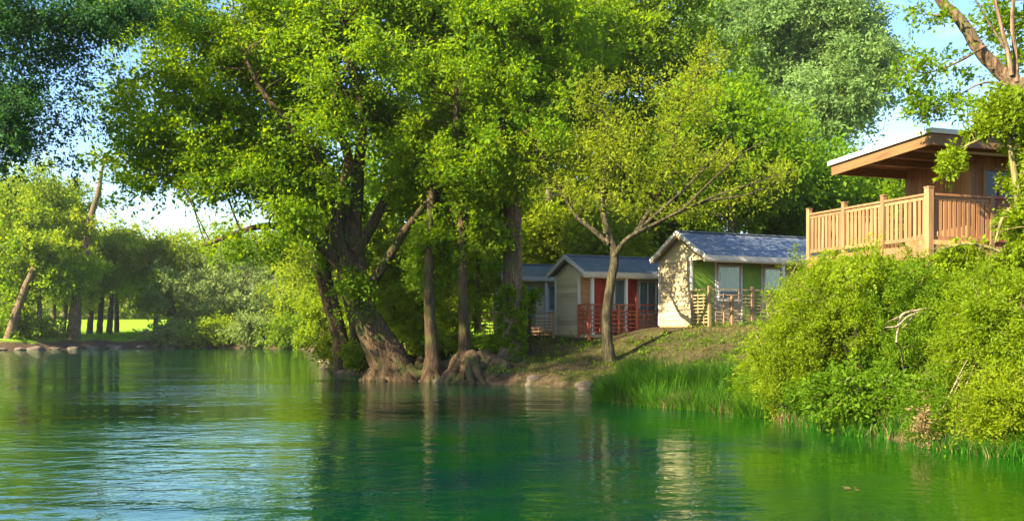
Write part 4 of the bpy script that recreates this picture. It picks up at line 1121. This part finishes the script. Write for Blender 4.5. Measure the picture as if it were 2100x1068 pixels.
# dead branch
D9 = 17.6
s = MB()
for pts, rad in [([(1838, 702), (1842, 670), (1850, 645), (1880, 636), (1905, 632)], [.012, .016, .018, .014, .008]), ([(1815, 671), (1840, 668), (1860, 650), (1882, 640)], [.006, .012, .012, .008]),
                 ([(1851, 672), (1868, 655), (1878, 640)], [.006, .013, .011]), ([(1820, 660), (1848, 648), (1862, 644)], [.006, .012, .012])]:
    pp, rr = smooth_path([P(a, b, D9 + .1 * math.sin(a)) for a, b in pts], rad, 5); s.tube(pp, rr * 1.25, 7, .12)
pp, rr = smooth_path([P(1838, 702, D9), P(1848, 720, D9 + .5), P(1860, 800, D9 + 1.6)], [.014, .016, .02], 5); s.tube(pp, rr, 7, .1)
s.build('dead_branch', M['dead'], None, P(1838, 702, D9), smooth=True, label='bare pale dead branch sticking out of the bush', category='branch')
s = MB()
for k in range(22):
    x0 = random.uniform(1925, 2075); y0 = random.uniform(820, 890); ln = random.uniform(70, 150); an = random.uniform(.5, 1.2); d0 = 15.2 + (2100 - x0) / 150
    a = P(x0, y0, d0); b = P(x0 + ln * math.cos(an), y0 - ln * math.sin(an), d0 - .1 + random.uniform(-.2, .2)); m_ = (a + b) / 2 + [0, 0, .07]
    pp, rr = smooth_path([a, m_, b], [.008, .007, .004], 5); s.tube(pp, rr, 5)
s.build('dead_twigs', M['dead'], None, P(2000, 860, 15.8), smooth=True, label='fan of dry bare twigs at the lower right bush', category='twigs')
s = MB(); c = P(1893, 868, 15.9)
cc = c + rng.normal(size=(40, 3)) * [.09, .08, .17]
leaves(s, cc, .08, 22, .045, .02, up=.3, flat=1)
s.build('dry_weed', M['dry'], None, c, label='dried brown weed clump hanging at the waterline', category='weed')

# vine tree at the right edge, in front of the lodge
D8 = 17.2
bx = P(2140, 700, D8); bz = float(gz(bx[0], bx[1]))
make_tree('bright climbing tree covering the right end of the lodge', (bx[0], bx[1], bz - .2),
          [([(bx[0], bx[1], bz - .2), P(2120, 550, D8), P(2090, 420, D8), P(2070, 300, D8), P(2050, 210, D8)], [.09, .08, .06, .045, .02]),
           ([P(2120, 560, D8), P(2060, 520, D8 - .1), P(1990, 500, D8 - .1), P(1930, 510, D8)], [.04, .03, .02, .01]),
           ([P(2090, 420, D8), P(2060, 440, D8 - .3), P(2040, 500, D8 - .4)], [.04, .03, .015]),
           ([P(2065, 270, D8), P(2000, 290, D8), P(1955, 320, D8), P(1940, 370, D8)], [.03, .02, .015, .008])],
          BL([(2062, 230, 0, 50, 48, .6, 55), (2112, 320, 0, 26, 70, .5, 38), (2112, 430, 0, 32, 70, .5, 42), (2085, 520, 0, 50, 46, .6, 44), (1965, 516, 0, 50, 20, .4, 20), (1945, 335, 0, 15, 38, .2, 9),
              (2010, 262, 0, 30, 14, .4, 7), (2072, 460, -.2, 22, 22, .3, 8), (2075, 590, 0, 50, 50, .6, 40), (1795, 545, 2, 40, 22, .3, 12)], D8),
          M['leaf_bush'], M['bark_twig'], .065, .038, 110, .24, name='climbing_tree', twig_r=.01, gap=-.35, droop=.2, jit=.12)

# tree at the top right: thick limb and thin stems against the sky
DR = 20.0
br = P(2210, 700, DR); brz = float(gz(br[0], br[1]))
make_tree('open tree with one thick pale limb reaching up over the lodge roof', (br[0], br[1], brz - .2),
          [([(br[0], br[1], brz - .2), P(2200, 500, DR), P(2170, 300, DR), P(2120, 190, DR), P(2075, 150, DR), P(2020, 95, DR), P(1985, 40, DR), P(1940, -10, DR), P(1900, -80, DR)], [.3, .26, .22, .17, .145, .125, .11, .1, .08]),
           ([P(2075, 155, DR), P(2068, 110, DR), P(2055, 60, DR), P(2040, -10, DR), P(2030, -90, DR)], [.05, .045, .04, .035, .02]),
           ([P(2085, 170, DR), P(2082, 110, DR + .2), P(2075, 50, DR + .2), P(2080, -20, DR + .2)], [.05, .045, .04, .03]),
           ([P(2068, 110, DR), P(2030, 50, DR), P(1995, -10, DR)], [.03, .02, .01]),
           ([P(2130, 200, DR), P(2110, 90, DR + .4), P(2100, -20, DR + .4)], [.06, .05, .03]),
           ([P(2020, 95, DR), P(1960, 130, DR - .2), P(1900, 150, DR - .2), P(1870, 140, DR - .2)], [.03, .02, .012, .006]),
           ([P(2090, 180, DR), P(2020, 170, DR), P(1960, 200, DR), P(1900, 240, DR)], [.03, .02, .012, .006])],
          BL([(2070, 40, .9, 50, 80, .6, 24), (1960, 130, .4, 40, 30, .5, 5), (1880, 150, 0, 45, 50, .6, 14), (1900, 30, 0, 40, 24, .5, 6), (1950, 215, 0, 60, 26, .6, 12), (1890, 215, 0, 40, 30, .5, 8), (2040, 10, .8, 40, 40, .5, 6), (2095, 120, .6, 26, 40, .5, 10)], DR),
          M['leaf_mid'], M['bark_pale'], .09, .045, 70, .32, name='riverside_tree', twig_r=.012, gap=-.5, sides=14, droop=.2)

# ------------------------------------------------------------------ the air
m, nt, out = mat('air_haze')
pv = nt.nodes.new('ShaderNodeVolumePrincipled'); pv.inputs['Color'].default_value = (.95, .97, .9, 1); pv.inputs['Density'].default_value = .00015; pv.inputs['Anisotropy'].default_value = .25
nt.links.new(pv.outputs[0], out.inputs['Volume'])
zmin = float(min(v.co.z for v in bpy.data.objects['ground'].data.vertices))
s = MB(); s.box(-2600, -900, zmin - 1, 2600, 3600, 45, 0)
s.build('haze', m, None, kind='stuff', label='thin pale summer haze hanging in the air over the river', category='haze')

# ------------------------------------------------------------------ light, sky, camera
SUN_EL = R(33); sx, sy = -.80, -.60
az = math.atan2(sx, sy)     # clockwise from +Y
w = bpy.data.worlds.new('World'); scene.world = w; w.use_nodes = True
nt = w.node_tree; nt.nodes.clear(); L = nt.links.new
wo = nt.nodes.new('ShaderNodeOutputWorld'); bgd = nt.nodes.new('ShaderNodeBackground'); bgd.inputs[1].default_value = .10
sky = nt.nodes.new('ShaderNodeTexSky'); sky.sky_type = 'NISHITA'; sky.sun_disc = False; sky.sun_elevation = SUN_EL; sky.sun_rotation = az
sky.air_density = 1.2; sky.dust_density = .6; sky.ozone_density = 3.0
tc = nt.nodes.new('ShaderNodeTexCoord'); mp = nt.nodes.new('ShaderNodeMapping'); mp.inputs['Scale'].default_value = (2.2, 2.2, 5.0); L(tc.outputs['Generated'], mp.inputs[0])
nz = N(nt, 'ShaderNodeTexNoise', Scale=2.4, Detail=8.0, Roughness=.6, Distortion=.5); L(mp.outputs[0], nz.inputs['Vector'])
cr_ = ramp(nt, [(.52, (0, 0, 0)), (.74, (.7, .7, .7))], nz.outputs[0])
mx = N(nt, 'ShaderNodeMix', data_type='RGBA'); L(cr_.outputs[0], mx.inputs[0]); hsk = N(nt, 'ShaderNodeHueSaturation', Hue=.517, Saturation=1.25, Value=.82); L(sky.outputs[0], hsk.inputs['Color']); L(hsk.outputs[0], mx.inputs[6]); mx.inputs[7].default_value = (2.9, 3.25, 3.7, 1)
L(mx.outputs[2], bgd.inputs[0]); L(bgd.outputs[0], wo.inputs[0])
sd = bpy.data.lights.new('sun', 'SUN'); sd.energy = 4.8; sd.angle = R(.5); sd.color = (1, .88, .66)
so = bpy.data.objects.new('sun', sd); COL.objects.link(so)
dirv = Vector((-sx * math.cos(SUN_EL) / math.hypot(sx, sy), -sy * math.cos(SUN_EL) / math.hypot(sx, sy), -math.sin(SUN_EL)))
so.rotation_euler = dirv.to_track_quat('-Z', 'Y').to_euler(); so.location = (-30, -10, 40)
cam = bpy.data.cameras.new('camera'); co = bpy.data.objects.new('camera', cam); COL.objects.link(co)
co.location = (0, 0, CAMZ); co.rotation_euler = (R(90), 0, 0)
cam.sensor_width = 36; cam.lens = 36; cam.shift_y = (HOR - 534) / 2100; cam.clip_end = 5000; cam.clip_start = .1
scene.camera = co
scene.view_settings.view_transform = 'Standard'; scene.view_settings.look = 'None'
scene.view_settings.exposure = 2.2; scene.view_settings.gamma = 1
scene.render.engine = 'CYCLES'
scene.cycles.max_bounces = 9; scene.cycles.diffuse_bounces = 5; scene.cycles.glossy_bounces = 3; scene.cycles.transmission_bounces = 6
scene.cycles.caustics_reflective = False; scene.cycles.caustics_refractive = False
print('verts', sum(len(m.vertices) for m in bpy.data.meshes))
